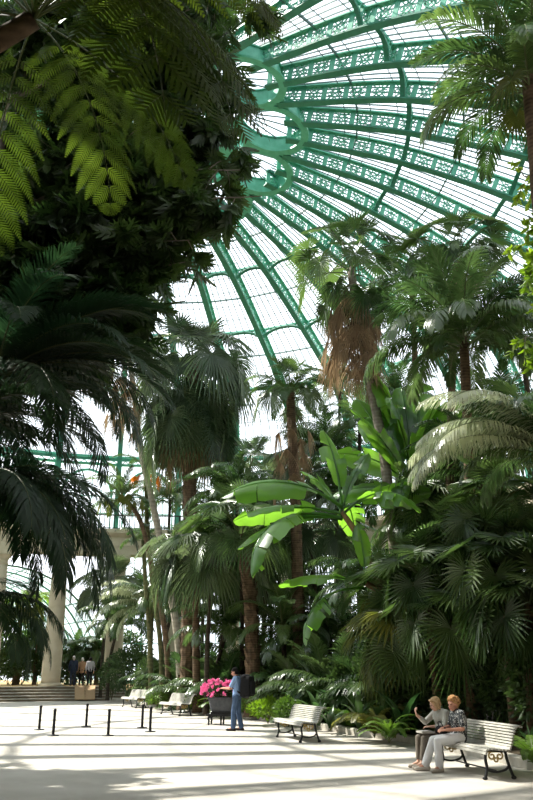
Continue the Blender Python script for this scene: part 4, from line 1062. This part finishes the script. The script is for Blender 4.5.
# stemless feather palms filling the depth of the bed
CLUMP = [(165, 43, 1.0, 'behind the leaning trunk'), (186, 38.5, .95, 'beside the trunk of the shaggy palm, left'), (208, 35.5, .9, 'behind the flower cart, left'), (224, 33, .9, 'behind the flower cart, right'), (240, 34.5, 1.0, 'behind the man with the backpack'),
         (262, 33, 1.0, 'right of the rough palm trunk'), (282, 31, 1.0, 'left of the dry palm trunk'), (304, 29, .95, 'behind the left end of the middle bench'), (322, 27.5, 1.0, 'behind the paddle leaves'), (345, 26.5, 1.0, 'under the low banana leaves'),
         (366, 25.5, 1.0, 'at the foot of the banana plants, left'), (388, 25, 1.0, 'at the foot of the banana plants, right'), (410, 23.5, 1.0, 'left behind the seated couple'), (270, 38, 1.3, 'deep between the rough trunk and the dry palm'), (310, 36, 1.35, 'deep behind the middle bench'),
         (350, 34, 1.3, 'deep behind the banana plants'), (225, 40, 1.2, 'deep behind the flower cart'), (195, 43, 1.2, 'deep behind the shaggy palm'), (430, 27, 1.2, 'deep behind the couple'), (475, 24, 1.1, 'deep behind the right-hand bench')]
for i, (px, Y, sc, where) in enumerate(CLUMP):
    p = bp(px, Y); rt = thing('feather_palm', 'stemless dark feather palm ' + where, 'palm tree', p)
    crown(rt, V((0, 0, .1)), [(KENT['up'], 7, (.8 * sc, 1.15 * sc)), (KENT['mid'], 11, (.8 * sc, 1.1 * sc)), (KENT['low'], 4, (.6 * sc, .8 * sc))], random.Random(900 + i), 8)

for i, (px, Y, rad, n, mt, lab) in enumerate(((8, 56.5, (2.6, 1.2, 1.9), 2200, 'midgreen', 'yellow green shrub on the platform at the left edge of the picture'), (34, 57, (2.2, 1.2, 2.0), 2200, 'midgreen', 'yellow green shrub left behind the stone column'),
        (66, 56.5, (1.8, 1.0, 1.15), 1800, 'bush', 'dark green shrub right behind the stone column, beyond the visitors'), (100, 55.5, (2.0, 1.0, 1.4), 2000, 'bush', 'dark green shrub beyond the right-hand visitor'), (-8, 52.5, (1.8, 1.0, 1.3), 1500, 'bush', 'dark shrub under the hanging fronds, far left of the steps'),
        (118, 56, (2.4, 1.0, 2.0), 2000, 'bush', 'tall dark shrub behind the light fronded palm'))):
    bush('green_shrub', lab, 'shrub', bp(px, Y, .75), rad, n, .26, .12, L[mt], 80 + i)
# ------------------------------------------------------------------ benches
def bench_meshes(slatmat, gold=True):
    W = 2.05
    seat = [(.00, .395), (.015, .435), (.07, .455), (.13, .452), (.19, .446), (.25, .440), (.31, .435), (.37, .432)]
    back = [(.42, .455), (.44, .495), (.455, .537), (.47, .579), (.485, .621), (.50, .663), (.517, .705), (.54, .745), (.572, .775), (.61, .785), (.645, .77)]
    def slats(pr):
        mb = MB()
        for i, (u, z) in enumerate(pr):
            a = pr[max(i - 1, 0)]; b = pr[min(i + 1, len(pr) - 1)]
            d = V((0, b[0] - a[0], b[1] - a[1])).normalized(); nrm = V((0, -d.z, d.y))
            c = V((0, u, z)); w = .029 if z > .456 else .044
            mb.poly_bar([V((-W / 2, u, z)), V((-W / 2 + .01, u, z)), V((W / 2 - .01, u, z)), V((W / 2, u, z))], .026, w, [V((0, d.y, d.z))] * 4)
        return mb
    fr = MB(); t = .036
    fr.poly_bar(spline([(0, .0, .37), (0, .04, .425), (0, .2, .42), (0, .36, .405), (0, .42, .43), (0, .475, .56), (0, .515, .67), (0, .555, .745), (0, .63, .755)], 26), .036, .05, (1, 0, 0))
    fr.poly_bar(spline([(0, .08, .42), (0, .055, .30), (0, .07, .16), (0, .03, .03)], 14), .036, .036, (1, 0, 0))
    fr.poly_bar(spline([(0, .40, .43), (0, .42, .30), (0, .46, .16), (0, .51, .03)], 14), .036, .036, (1, 0, 0))
    fr.ball((0, .025, .025), (.035, .045, .028)); fr.ball((0, .515, .025), (.035, .045, .028))
    fr.poly_bar(spline([(0, .065, .14), (0, .16, .115), (0, .28, .115), (0, .40, .15), (0, .455, .22)], 14), .03, .026, (1, 0, 0))
    sc = MB()
    for c, rr, dr in ((.17, .065, 1), (.30, .065, -1)):
        sc.poly_bar([(0, c + dr * rr * (1 - k / 26) * cos(k * .42 + 1.2), .34 + rr * (1 - k / 26) * sin(k * .42 + 1.2)) for k in range(20)], .022, .018, (1, 0, 0))
    sc.poly_bar([(0, .235 + .03 * cos(a), .285 + .03 * sin(a)) for a in [k * pi / 5 for k in range(10)]], .022, .016, (1, 0, 0), closed=True)
    sc.bar((0, .10, .40), (0, .38, .395), .02, .016)
    tie = MB(); tie.tube([(-.8, .25, .12), (.8, .25, .12)], .012, 8)
    return (slats(seat).mesh('seat', slatmat), slats(back).mesh('backrest', slatmat), fr.mesh('leg_frame', M['iron']), sc.mesh('scroll', M['gilt'] if gold else M['iron']), tie.mesh('tie_rod', M['iron']))
BMW, BMG = bench_meshes(M['slat']), bench_meshes(M['slat_g'], False)
def bench(label, p, face, ms=BMW, group='slatted garden benches'):
    """face = direction the sitters look"""
    rz = atan2(-face[0], face[1]) + pi
    b = thing('garden_bench', label, 'bench', p, rz, group)
    link('seat', ms[0], b); link('backrest', ms[1], b)
    for x in (-.86, .86):
        f = link('leg_frame', ms[2], b, (x, 0, 0)); link('scroll', ms[3], f)
    link('tie_rod', ms[4], b)
    return b
# front edge centres
bench('slatted cream bench at the right, two women sitting on it', (3.24, 14.42, 0), (-.981, -.194))
bench('empty slatted cream bench mid picture, right of the flower cart', (.52, 21.25, 0), (-.95, -.31))
bench('empty slatted cream bench nearer of the two far ones, left of the flower cart', (-3.80, 33.1, 0), (-.86, -.51))
bench('empty slatted cream bench farthest away, near the dark shrub by the steps', (-6.55, 40.0, 0), (-.86, -.51))
bench('dark slatted bench cut off at the lower left corner', (-2.62, 5.86, 0), (-.93, -.37), BMG)

# ------------------------------------------------------------------ barrier posts
pb, ps = MB(), MB()
pb.lathe([(.15, 0), (.155, .012), (.14, .024), (.05, .032), (.03, .05)], 24)
ps.lathe([(.038, .03), (.038, .61), (.045, .615), (.045, .65), (.03, .67)], 14)
pbm, psm = pb.mesh('base', M['black']), ps.mesh('post', M['black'])
for (px, py), lab in zip(((39, 730), (53, 736), (86, 727), (108, 736), (142, 728), (150, 732)),
        ('leftmost of the six black barrier posts', 'second black barrier post from the left, one of the two nearest', 'farthest black barrier post, third from the left', 'fourth black barrier post from the left, nearest with open floor around', 'left one of the close pair of black barrier posts at right', 'rightmost of the six black barrier posts')):
    a = (px, py); u = (a[0] - 266.5) / F; v = (400 - a[1]) / F; t = -EYE / (ST + v * CT)
    b = thing('barrier_post', lab, 'barrier post', (u * t, (CT - v * ST) * t, 0), group='black barrier posts on the floor')
    link('base', pbm, b); link('post', psm, b)

# ------------------------------------------------------------------ ramp boards on the steps
for i, (az, lab) in enumerate(((-14.75, 'left brown board of the small ramp up the steps'), (-12.95, 'right brown board of the small ramp up the steps'))):
    rm = MB(); rm.box((0, 0, 0), (.58, 1.7, .05), Matrix.Rotation(0, 3, 'X'))
    for x in (-.27, .27): rm.box((x, 0, .035), (.03, 1.7, .03))
    o = rm.build('ramp_board', M['wood'], None, pol(az, 19.33, .45), (R(25), 0, -R(az)))
    tag(o, lab, 'ramp board', 'boards laid on the steps')

# ------------------------------------------------------------------ flower cart
CP = V((-1.42, 27.2, 0))
ct = thing('trolley', 'black iron trolley with small wheels carrying the dark flower trough', 'trolley', CP, R(-8))
d_ = MB(); d_.box((0, 0, .30), (.95, .55, .05)); d_.box((0, 0, .36), (.7, .4, .07))
for x in (-.46, .46): d_.tube([(x, -.27, .30), (x * 1.06, 0, .27), (x, .27, .30)], .02, 8)
d_.build('deck', M['iron'], ct)
for x in (-.40, 0, .40):
    for y in (-.22, .22):
        w = MB(); w.tube(spline([(x * .9, y, .28), (x * 1.02, y * 1.05, .2), (x * .96, y, .10)], 8), [.045 - .002 * i for i in range(9)], 8); lg = w.build('leg', M['iron'], ct)
        w2 = MB(); w2.tube([(x - .02, y, .06), (x + .02, y, .06)], .06, 16); w2.build('wheel', M['iron'], lg)
tr = thing('flower_trough', 'dark lead trough of pink azaleas on the iron trolley', 'planter', CP + V((0, 0, .40)), R(-8))
tr.scale = (.9, .9, .95)
t_ = MB()
for (sx, sy, z0, z1) in ((1, 1, 0, .44),):
    ro = lambda w, d, z, n=24: [V((w * (abs(cos(a)) ** .5) * (1 if cos(a) > 0 else -1), d * (abs(sin(a)) ** .5) * (1 if sin(a) > 0 else -1), z)) for a in [2 * pi * k / n for k in range(n)]]
    t_.grid([ro(.38, .20, 0), ro(.42, .23, .06), ro(.50, .29, .38), ro(.54, .32, .40), ro(.54, .32, .45), ro(.48, .27, .45), ro(.47, .26, .36)], True); t_.face(list(reversed(ro(.38, .20, 0)))); t_.face(ro(.47, .26, .37))
t_.build('trough', M['lead'], tr)
fl_ = link('foliage', bush_mesh((.70, .45, .34), 1500, .09, .04, L['bush'], 3, shell=.3), tr, (0, 0, .34))
fb = MB(); r = random.Random(4)
for k in range(130):
    a = r.uniform(0, 6.28); e = r.uniform(.05, 1) ** .7; h = sin(e * 1.2)
    c = V((cos(a) * .80 * cos(e * 1.0) * r.uniform(.85, 1.1), sin(a) * .52 * cos(e * 1.0) * r.uniform(.85, 1.1), .42 + .55 * h * r.uniform(.85, 1.1)))
    d0 = (c - V((0, 0, .35))).normalized()
    for j in range(11):
        dv = d0 + V((r.uniform(-.8, .8), r.uniform(-.8, .8), r.uniform(-.8, .8)))
        simple_leaf(fb, rand_frame(r, c + dv * .03, dv), .085, .075)
fb.build('blossom', L['pink'], tr)

# ------------------------------------------------------------------ people
def fmat(name, c, c2=None, sc=8, rough=.85): return mat(name, c, rough, col2=c2, scale=sc, bump=.15, bscale=60, spec=.15)
PM = dict(
    skin=fmat('skin', (.56, .33, .24), (.60, .37, .28), 4, .55), skin_red=fmat('sunny_skin', (.55, .27, .19), (.60, .32, .23), 4, .55),
    blonde=fmat('grey_blond_hair', (.38, .24, .12), (.50, .36, .21), 20), ginger=fmat('ginger_hair', (.34, .17, .075), (.50, .29, .13), 24), darkhair=fmat('dark_hair', (.012, .010, .009)), grey=fmat('grey_hair', (.30, .29, .28), (.42, .41, .40), 15), white=fmat('white_hair', (.62, .60, .58)),
    cardigan=fmat('pale_grey_cardigan', (.36, .36, .33), (.44, .44, .40)), taupe=fmat('taupe_trousers', (.13, .11, .09), (.16, .14, .115)),
    whitetr=fmat('white_trousers', (.74, .74, .76), (.80, .80, .81)), shoe=fmat('beige_shoes', (.52, .46, .40)), black=fmat('black_cloth', (.014, .014, .016)), jeans=fmat('blue_jeans', (.05, .085, .16), (.085, .13, .22), 6), shirt=fmat('light_blue_shirt', (.22, .34, .58), (.27, .39, .62)),
    navy=fmat('dark_blue_suit', (.025, .035, .06)), tan=fmat('tan_jacket', (.30, .19, .12)), pale=fmat('pale_grey_top', (.42, .41, .43)), darktr=fmat('dark_trousers', (.012, .012, .013)), dshoe=fmat('dark_shoes', (.03, .022, .018)), eye=fmat('eye_dark', (.03, .025, .02)), lips=fmat('lips', (.42, .13, .11)))
def patterned(name, c1, c2):
    m, n, l, b, o = nt(name); b.inputs['Roughness'].default_value = .8
    tc = n.new('ShaderNodeTexCoord'); v = n.new('ShaderNodeTexVoronoi'); v.inputs['Scale'].default_value = 13
    t = n.new('ShaderNodeTexNoise'); t.inputs['Scale'].default_value = 10; l.new(tc.outputs['Object'], t.inputs['Vector'])
    l.new(t.outputs['Color'], v.inputs['Vector']); v.inputs['Scale'].default_value = 9
    r = ramp(n, [(.30, c1), (.36, c2)]); l.new(v.outputs['Distance'], r.inputs[0]); l.new(r.outputs[0], b.inputs['Base Color'])
    return m
PM['print'] = patterned('black_white_print', (.62, .62, .60), (.03, .035, .04))
def fuse(mb, name, m, voxel, parent, smooth=4, sub=None):
    """fuse overlapping volumes into one continuous surface"""
    me = mb.mesh(name + '_src', m)
    tmp = bpy.data.objects.new('tmp', me); COL.objects.link(tmp)
    rm = tmp.modifiers.new('r', 'REMESH'); rm.mode = 'VOXEL'; rm.voxel_size = voxel; rm.use_smooth_shade = True
    sm = tmp.modifiers.new('s', 'SMOOTH'); sm.factor = .5; sm.iterations = smooth
    dg = bpy.context.evaluated_depsgraph_get()
    out = bpy.data.meshes.new_from_object(tmp.evaluated_get(dg))
    out.name = name
    bpy.data.objects.remove(tmp); bpy.data.meshes.remove(me)
    if not out.materials: out.materials.append(m)
    out.polygons.foreach_set('use_smooth', [True] * len(out.polygons))
    return link(name, out, parent)
def hand(mb, w, d, up, curl=30, left=False, s=1.0):
    """palm, four fingers of different lengths and a thumb off the side; d = pointing direction, up = back of the hand"""
    d = V(d).normalized(); side = d.cross(V(up)).normalized(); up = side.cross(d)
    if left: side = -side          # side points to the little finger
    w = V(w); pe = w + d * .085 * s
    for q in (-.027, -.009, .009, .027): mb.cap(w + side * q * .7 * s, pe + side * q * s, .015 * s, .012 * s, 8)
    for q, ln in zip((-.030, -.010, .010, .029), (.070, .080, .074, .058)):
        p = pe + side * q * s; dd = d + side * q * 1.5; rad = .0095 * s
        for j, f in enumerate((.45, .32, .23)):
            a = R(curl * (j + .6)); e = (dd * cos(a) - up * sin(a)).normalized()
            p2 = p + e * ln * f * s; mb.cap(p, p2, rad, rad * .9, 8); p = p2; rad *= .9
    p = w + d * .025 * s - side * .028 * s
    e = (d * .75 - side * .75 - up * .2).normalized(); p2 = p + e * .038 * s; mb.cap(p, p2, .012 * s, .011 * s, 8)
    e = (d * .95 - side * .3 - up * .4).normalized(); mb.cap(p2, p2 + e * .032 * s, .011 * s, .009 * s, 8)
def head(mb, c, yaw=0, pitch=0, s=1.0):
    Mx = Matrix.Rotation(R(yaw), 3, 'Z') @ Matrix.Rotation(R(pitch), 3, 'X')
    P = lambda x, y, z: V(c) + Mx @ (V((x, y, z)) * s)
    mb.ball(P(0, -.01, .025), (.074 * s, .094 * s, .092 * s), 20, 14, Mx)       # skull
    mb.ball(P(0, .025, -.045), (.058 * s, .068 * s, .070 * s), 18, 12, Mx)      # face
    mb.ball(P(0, .050, -.092), (.030 * s, .028 * s, .024 * s), 12, 8, Mx)       # chin
    mb.cap(P(0, .086, .004), P(0, .108, -.030), .008 * s, .014 * s, 8)          # nose
    mb.cap(P(-.035, .078, .022), P(.035, .078, .022), .012 * s, .012 * s, 8)    # brow
    for x in (-1, 1):
        mb.ball(P(x * .076, -.005, -.015), (.010 * s, .020 * s, .032 * s), 10, 8, Mx)  # ear
        mb.ball(P(x * .038, .065, -.035), (.018 * s, .015 * s, .018 * s), 8, 6, Mx)    # cheek
    return P, Mx
def person(label, loc, face, J, dress, scale=1.0, voxel=.0085):
    """J: joints, x = the person's right, y = forward. dress: materials and extras"""
    rt = thing('person', label, 'person', loc, atan2(-face[0], face[1])); rt.scale = (scale,) * 3
    g = lambda k: V(J[k])
    b = MB(); sx = dress.get('broad', 1.0)
    # body
    b.cap(g('pelvis'), g('chest'), .09, .085); b.cap(g('chest'), g('neck'), .08, .052); b.cap(g('neck'), g('head') + V((0, -.01, -.02)), .052, .05)
    P, Mx = head(b, g('head'), J.get('yaw', 0), J.get('pitch', 0))
    for s, k in ((1, 'R'), (-1, 'L')):
        b.cap(g('chest'), g('sh' + k), .075, .05); b.cap(g('sh' + k), g('el' + k), .046, .038); b.cap(g('el' + k), g('wr' + k), .037, .026)
        hand(b, g('wr' + k), J['hd' + k], J['hu' + k], J.get('curl' + k, 28), k == 'L')
        b.cap(g('hip' + k), g('kn' + k), .075, .052); b.cap(g('kn' + k), g('an' + k), .052, .036); b.cap(g('an' + k), g('to' + k) + V((0, 0, .005)), .036, .028)
    fuse(b, 'body', dress['skin'], voxel, rt, 3)
    # face details
    for s in (-1, 1):
        e = MB(); e.ball(P(s * .030, .084, .002), (.011, .006, .006), 8, 6, Mx); e.build('eye', PM['eye'], rt)
    m_ = MB(); m_.cap(P(-.020, .088, -.062), P(.020, .088, -.062), .006, .006, 8); m_.build('mouth', PM['lips'], rt)
    # hair
    h = MB(); r = random.Random(len(label)); kind = dress['hairkind']
    h.ball(P(0, -.022, .045), (.086, .098, .088), 20, 14, Mx); h.ball(P(0, -.045, -.01), (.080, .072, .085), 16, 12, Mx)
    if kind == 'bob':
        for s in (-1, 1):
            h.cap(P(s * .068, .030, .05), P(s * .078, .012, -.075), .024, .022); h.cap(P(s * .075, -.03, .03), P(s * .072, -.035, -.10), .03, .024)
        h.cap(P(-.05, .062, .085), P(.05, .062, .085), .022, .022)
    if kind == 'curly':
        for k in range(110):
            a, e = r.uniform(0, 6.28), r.uniform(-.55, 1.4); d = V((cos(a) * cos(e), sin(a) * cos(e), sin(e)))
            if d.y > .35 and d.z < .45: continue
            h.ball(P(d.x * .098, -.02 + d.y * .108, .03 + d.z * .105), r.uniform(.016, .028), 8, 6)
    fuse(h, 'hair', dress['hair'], .007, rt, 1)
    # top
    t = MB(); w = dress.get('topr', 1.0)
    up = (g('neck') - g('chest')).normalized()
    for s in (-.055, .055):
        o = (g('shR') - g('shL')).normalized() * s
        t.cap(g('pelvis') + o * 1.1 + V((0, 0, dress.get('hem', 0))), g('waist') + o, .112 * w, .102 * w); t.cap(g('waist') + o, g('chest') + o * 1.3, .104 * w, .112 * w)
    t.cap(g('chest'), g('neck') - up * .035, .112 * w, .066); t.cap(g('shR'), g('shL'), .068, .068); t.cap(g('neck') - up * .02, g('shR'), .05, .066); t.cap(g('neck') - up * .02, g('shL'), .05, .066)
    for k in 'RL':
        t.cap(g('chest') + (g('sh' + k) - g('chest')) * .5, g('sh' + k), .10, .070)
        f = dress.get('sleeve', 1.0)
        q = g('sh' + k).lerp(g('el' + k), min(1, f)); t.cap(g('sh' + k), q, .066, .060 if f <= 1 else .052)
        if f > 1: t.cap(g('el' + k), g('el' + k).lerp(g('wr' + k), f - 1), .052, .040)
    fuse(t, dress.get('topname', 'shirt'), dress['top'], .011, rt, 5)
    # trousers
    t = MB(); t.cap(g('hipR') + V((0, 0, .02)), g('hipL') + V((0, 0, .02)), .108, .108); t.cap(g('pelvis'), g('pelvis') + V((0, 0, .05)), .115, .11)
    f = dress.get('leg', 1.0)
    for k in 'RL':
        t.cap(g('hip' + k), g('kn' + k), .098, .074); t.cap(g('kn' + k), g('kn' + k).lerp(g('an' + k), f), .073, dress.get('cuff', .062))
    fuse(t, 'trousers', dress['trousers'], .011, rt, 4)
    for k in 'RL':
        s_ = MB(); a = g('an' + k); to = g('to' + k); d = (to - a); d.z = 0; d.normalize()
        heel = V((a.x, a.y, to.z)) - d * .05; tip = V((to.x, to.y, to.z)) + d * .04
        s_.cap(heel + V((0, 0, .008)), heel.lerp(tip, .5), .043, .044); s_.cap(heel.lerp(tip, .5), tip, .046, .034); s_.cap(heel, V((a.x, a.y, to.z + .045)), .042, .040)
        so = fuse(s_, 'shoe', dress['shoes'], .009, rt, 2)
    return rt, P
SEAT = dict(pelvis=(0, 0, .555), waist=(0, -.02, .68), chest=(0, -.01, .855), neck=(0, .03, 1.005), hipR=(.09, .02, .535), hipL=(-.09, .02, .535), shR=(.175, .0, .945), shL=(-.175, .0, .945), head=(0, .065, 1.105))
F1 = V((-.981, -.194, 0)).normalized(); RT1 = V((F1.y, -F1.x, 0))     # facing and right hand of the bench
def onbench(s, back): return V((3.24, 14.42, 0)) - F1 * back + RT1 * s
# woman in the white trousers
Jw = dict(SEAT, knR=(.13, .44, .50), knL=(-.10, .45, .50), anR=(.16, .60, .095), anL=(-.14, .46, .095), toR=(.18, .73, .035), toL=(-.19, .59, .035), elR=(.25, .05, .71), elL=(-.25, .03, .70), wrR=(.11, .27, .69), wrL=(-.10, .28, .68),
          hdR=(-.65, .7, -.1), hdL=(.7, .6, -.1), huR=(.2, .3, 1), huL=(-.2, .3, 1), yaw=22, pitch=-8)
w2, P2 = person('woman with curly ginger hair, print blouse and white trousers on the right-hand bench', onbench(.30, .15), F1, Jw,
    dict(skin=PM['skin_red'], hair=PM['ginger'], hairkind='curly', top=PM['print'], topname='blouse', sleeve=.75, trousers=PM['whitetr'], shoes=PM['shoe'], hem=.0, cuff=.075, leg=.94, topr=1.12), .97)
# woman in the grey cardigan
Jc = dict(SEAT, chest=(0, .03, .85), neck=(0, .08, .995), head=(0, .15, 1.085), shR=(.175, .05, .935), shL=(-.175, .04, .935), knR=(.10, .47, .50), knL=(-.10, .46, .50), anR=(.11, .50, .095), anL=(-.12, .56, .095), toR=(.12, .64, .035), toL=(-.14, .70, .035),
          elR=(.25, .24, .76), elL=(-.24, .10, .72), wrR=(.19, .44, .89), wrL=(-.06, .30, .70), hdR=(-.25, .45, .85), hdL=(.6, .8, 0), huR=(.3, .6, -.5), huL=(0, .3, 1), yaw=-14, pitch=-20, curlR=38)
w1, P1 = person('woman with straight blond hair and pale grey cardigan raising her right hand on the bench', onbench(.86, .12), V((-.95, -.31, 0)), Jc,
    dict(skin=PM['skin'], hair=PM['blonde'], hairkind='bob', top=PM['cardigan'], topname='cardigan', sleeve=1.6, trousers=PM['taupe'], shoes=PM['shoe'], leg=.80, cuff=.055, hem=.0, topr=1.1), .97)
def place_on(o, p): o.location = p
# handbag and papers on their laps
hb = MB()
hb.poly_bar(spline([(-.15, 0, .0), (-.14, 0, .14), (0, 0, .17), (.14, 0, .14), (.15, 0, .0)], 16), .02, .02)
bag = thing('handbag', 'black handbag on the lap of the woman in white trousers', 'handbag', onbench(.56, -.06) + V((0, 0, .565)), atan2(-F1.x, F1.y))
bb = MB(); bb.cap((-.12, 0, .06), (.12, 0, .06), .065, .065); bb.cap((-.11, 0, .09), (.11, 0, .09), .05, .05); fuse(bb, 'bag_body', PM['black'], .01, bag)
hd = MB(); hd.tube(spline([(-.10, 0, .12), (-.06, .02, .20), (.06, .02, .20), (.10, 0, .12)], 12), .008, 6); hd.build('handle', PM['black'], bag)
pm_ = thing('magazine', 'pale folded magazine on the knees of the woman in the cardigan', 'magazine', onbench(.80, -.26) + V((0, 0, .575)), atan2(-F1.x, F1.y))
mg = MB(); mg.box((0, 0, .008), (.30, .22, .016)); mg.box((.01, .01, .021), (.28, .21, .010)); mg.build('pages', fmat('paper', (.62, .58, .52)), pm_)
mc = MB(); mc.box((0, 0, .031), (.29, .21, .008)); mc.build('cover', fmat('grey_cover', (.30, .29, .27), (.5, .48, .45), 12), pm_)

# man with the backpack by the flowers
STAND = dict(pelvis=(0, 0, .94), waist=(0, .0, 1.08), chest=(0, .01, 1.30), neck=(0, .03, 1.48), head=(0, .06, 1.615), hipR=(.09, 0, .90), hipL=(-.09, 0, .90), shR=(.185, 0, 1.42), shL=(-.185, 0, 1.42),
             knR=(.11, .03, .49), knL=(-.11, .02, .49), anR=(.13, 0, .095), anL=(-.13, -.02, .095), toR=(.15, .14, .035), toL=(-.16, .13, .035),
             elR=(.25, -.02, 1.12), elL=(-.25, -.02, 1.12), wrR=(.24, .06, .87), wrL=(-.24, .06, .87), hdR=(0, .15, -1), hdL=(0, .15, -1), huR=(1, 0, 0), huL=(-1, 0, 0))
Jm = dict(STAND, elR=(.23, .16, 1.15), elL=(-.24, .14, 1.14), wrR=(.10, .38, 1.16), wrL=(-.12, .38, 1.15), hdR=(-.4, .9, .1), hdL=(.4, .9, .1), huR=(.3, 0, 1), huL=(-.3, 0, 1), yaw=5, pitch=-16, head=(0, .085, 1.60), anR=(.12, -.10, .095), toR=(.15, .04, .035), knR=(.11, -.01, .49), anL=(-.13, .06, .095), toL=(-.15, .20, .035), knL=(-.11, .06, .49))
mn, Pm = person('man in light blue shirt and jeans with black backpack, standing beside the pink flowers', V((-.86, 24.45, 0)), (-.90, .30), Jm,
    dict(skin=PM['skin_red'], hair=PM['darkhair'], hairkind='short', top=PM['shirt'], sleeve=.72, trousers=PM['jeans'], shoes=PM['dshoe'], leg=.96, cuff=.075, hem=.03), 1.0)
mm = Matrix.Rotation(mn.rotation_euler.z, 3, 'Z')
bk = thing('backpack', 'big square black backpack worn by the man in jeans', 'backpack', mn.location + mm @ V((0, -.27, 1.0)), mn.rotation_euler.z)
bx = MB(); bx.cap((-.14, 0, -.02), (.14, 0, -.02), .10, .10); bx.cap((-.14, 0, .44), (.14, 0, .44), .10, .10); bx.box((0, -.04, .21), (.42, .28, .54)); bx.box((0, -.17, .16), (.34, .14, .36)); bx.box((0, -.06, .22), (.47, .24, .42))
fuse(bx, 'bag_body', PM['black'], .012, bk, 4)
stp = MB()
for s in (-1, 1): stp.poly_bar(spline([(s * .11, .10, .48), (s * .12, .24, .50), (s * .135, .385, .38), (s * .14, .36, .16), (s * .13, .12, .02)], 18), .05, .012, (s * .3, .9, .4))
stp.build('strap', M['black'], bk)
cmr = thing('camera', 'small dark camera held by the man at the flowers', 'camera', mn.location + mm @ V((-.01, .49, 1.14)), mn.rotation_euler.z)
cb = MB(); cb.box((0, 0, .04), (.12, .05, .08)); cb.box((0, .0, .085), (.05, .04, .02)); cb.build('camera_body', M['black'], cmr)
cl_ = MB(); cl_.tube([(0, .02, .04), (0, .08, .04)], .03, 14); cl_.build('lens', M['black'], cmr)

# three visitors walking away on the platform
VF = (-.25, .97)
vis = [(at(72, 686, 51.2), 1.0, dict(skin=PM['skin'], hair=PM['grey'], hairkind='short', top=PM['navy'], topname='jacket', sleeve=1.95, trousers=PM['navy'], shoes=PM['dshoe'], hem=-.08, topr=1.12), 'visitor in a dark blue suit, left of the three on the steps', .04),
       (at(81, 684, 51.9), .95, dict(skin=PM['skin'], hair=PM['white'], hairkind='short', top=PM['tan'], topname='jacket', sleeve=1.9, trousers=PM['darktr'], shoes=PM['dshoe'], hem=-.08, topr=1.08), 'white haired visitor in a tan jacket, middle of the three on the steps', -.05),
       (at(89, 686, 51.0), .96, dict(skin=PM['skin'], hair=PM['darkhair'], hairkind='bob', top=PM['pale'], topname='blouse', sleeve=1.8, trousers=PM['darktr'], shoes=PM['dshoe'], hem=-.02), 'visitor in a pale grey top and dark trousers, right of the three on the steps', .06)]
for p, sc, dr, lab, st in vis:
    Jv = dict(STAND, anR=(.11, st * 2.5, .095), toR=(.13, .14 + st * 2.5, .035), anL=(-.11, -st * 2.5, .095), toL=(-.13, .14 - st * 2.5, .035), knR=(.10, .03 + st, .49), knL=(-.10, .03 - st, .49))
    v, _ = person(lab, V((p.x, p.y, .80)), VF, Jv, dr, sc, .011)
p = vis[2][0]; vm = Matrix.Rotation(atan2(-VF[0], VF[1]), 3, 'Z')
hb2 = thing('handbag', 'black shoulder bag of the visitor in the pale top', 'handbag', V((p.x, p.y, .8)) + vm @ V((.31, -.04, .86)), atan2(-VF[0], VF[1]))
b2 = MB(); b2.cap((0, -.12, .08), (0, .12, .08), .075, .075); b2.cap((0, -.11, .18), (0, .11, .18), .05, .05); fuse(b2, 'bag_body', PM['black'], .012, hb2)
s2 = MB(); s2.poly_bar(spline([(0, -.10, .2), (-.05, -.07, .42), (-.14, .02, .60), (-.05, .09, .42), (0, .10, .2)], 16), .03, .008, (1, 0, 0)); s2.build('strap', M['black'], hb2)
# ------------------------------------------------------------------ light
SUN_AZ, SUN_EL = -66.0, 50.0
sd_ = bpy.data.lights.new('sun', 'SUN'); sd_.energy = 12.0; sd_.angle = R(0.6); sd_.color = (1.0, 0.95, 0.86)
so_ = bpy.data.objects.new('sun', sd_); COL.objects.link(so_)
dv = V((sin(R(SUN_AZ)) * cos(R(SUN_EL)), cos(R(SUN_AZ)) * cos(R(SUN_EL)), sin(R(SUN_EL))))
so_.location = dv * 80
so_.rotation_euler = dv.to_track_quat('Z', 'Y').to_euler()
wd = bpy.data.worlds.new('world'); scn.world = wd; wd.use_nodes = True
bg = wd.node_tree.nodes['Background']; bg.inputs[0].default_value = (0.90, 0.94, 1.0, 1); bg.inputs[1].default_value = 2.1
scn.view_settings.view_transform = 'Standard'; scn.view_settings.look = 'None'
scn.view_settings.exposure = 0.25; scn.view_settings.gamma = 1.0; scn.view_settings.use_curve_mapping = False
cy = scn.cycles
cy.max_bounces = 6; cy.diffuse_bounces = 3; cy.glossy_bounces = 2; cy.transmission_bounces = 4; cy.transparent_max_bounces = 24
cy.use_denoising = True
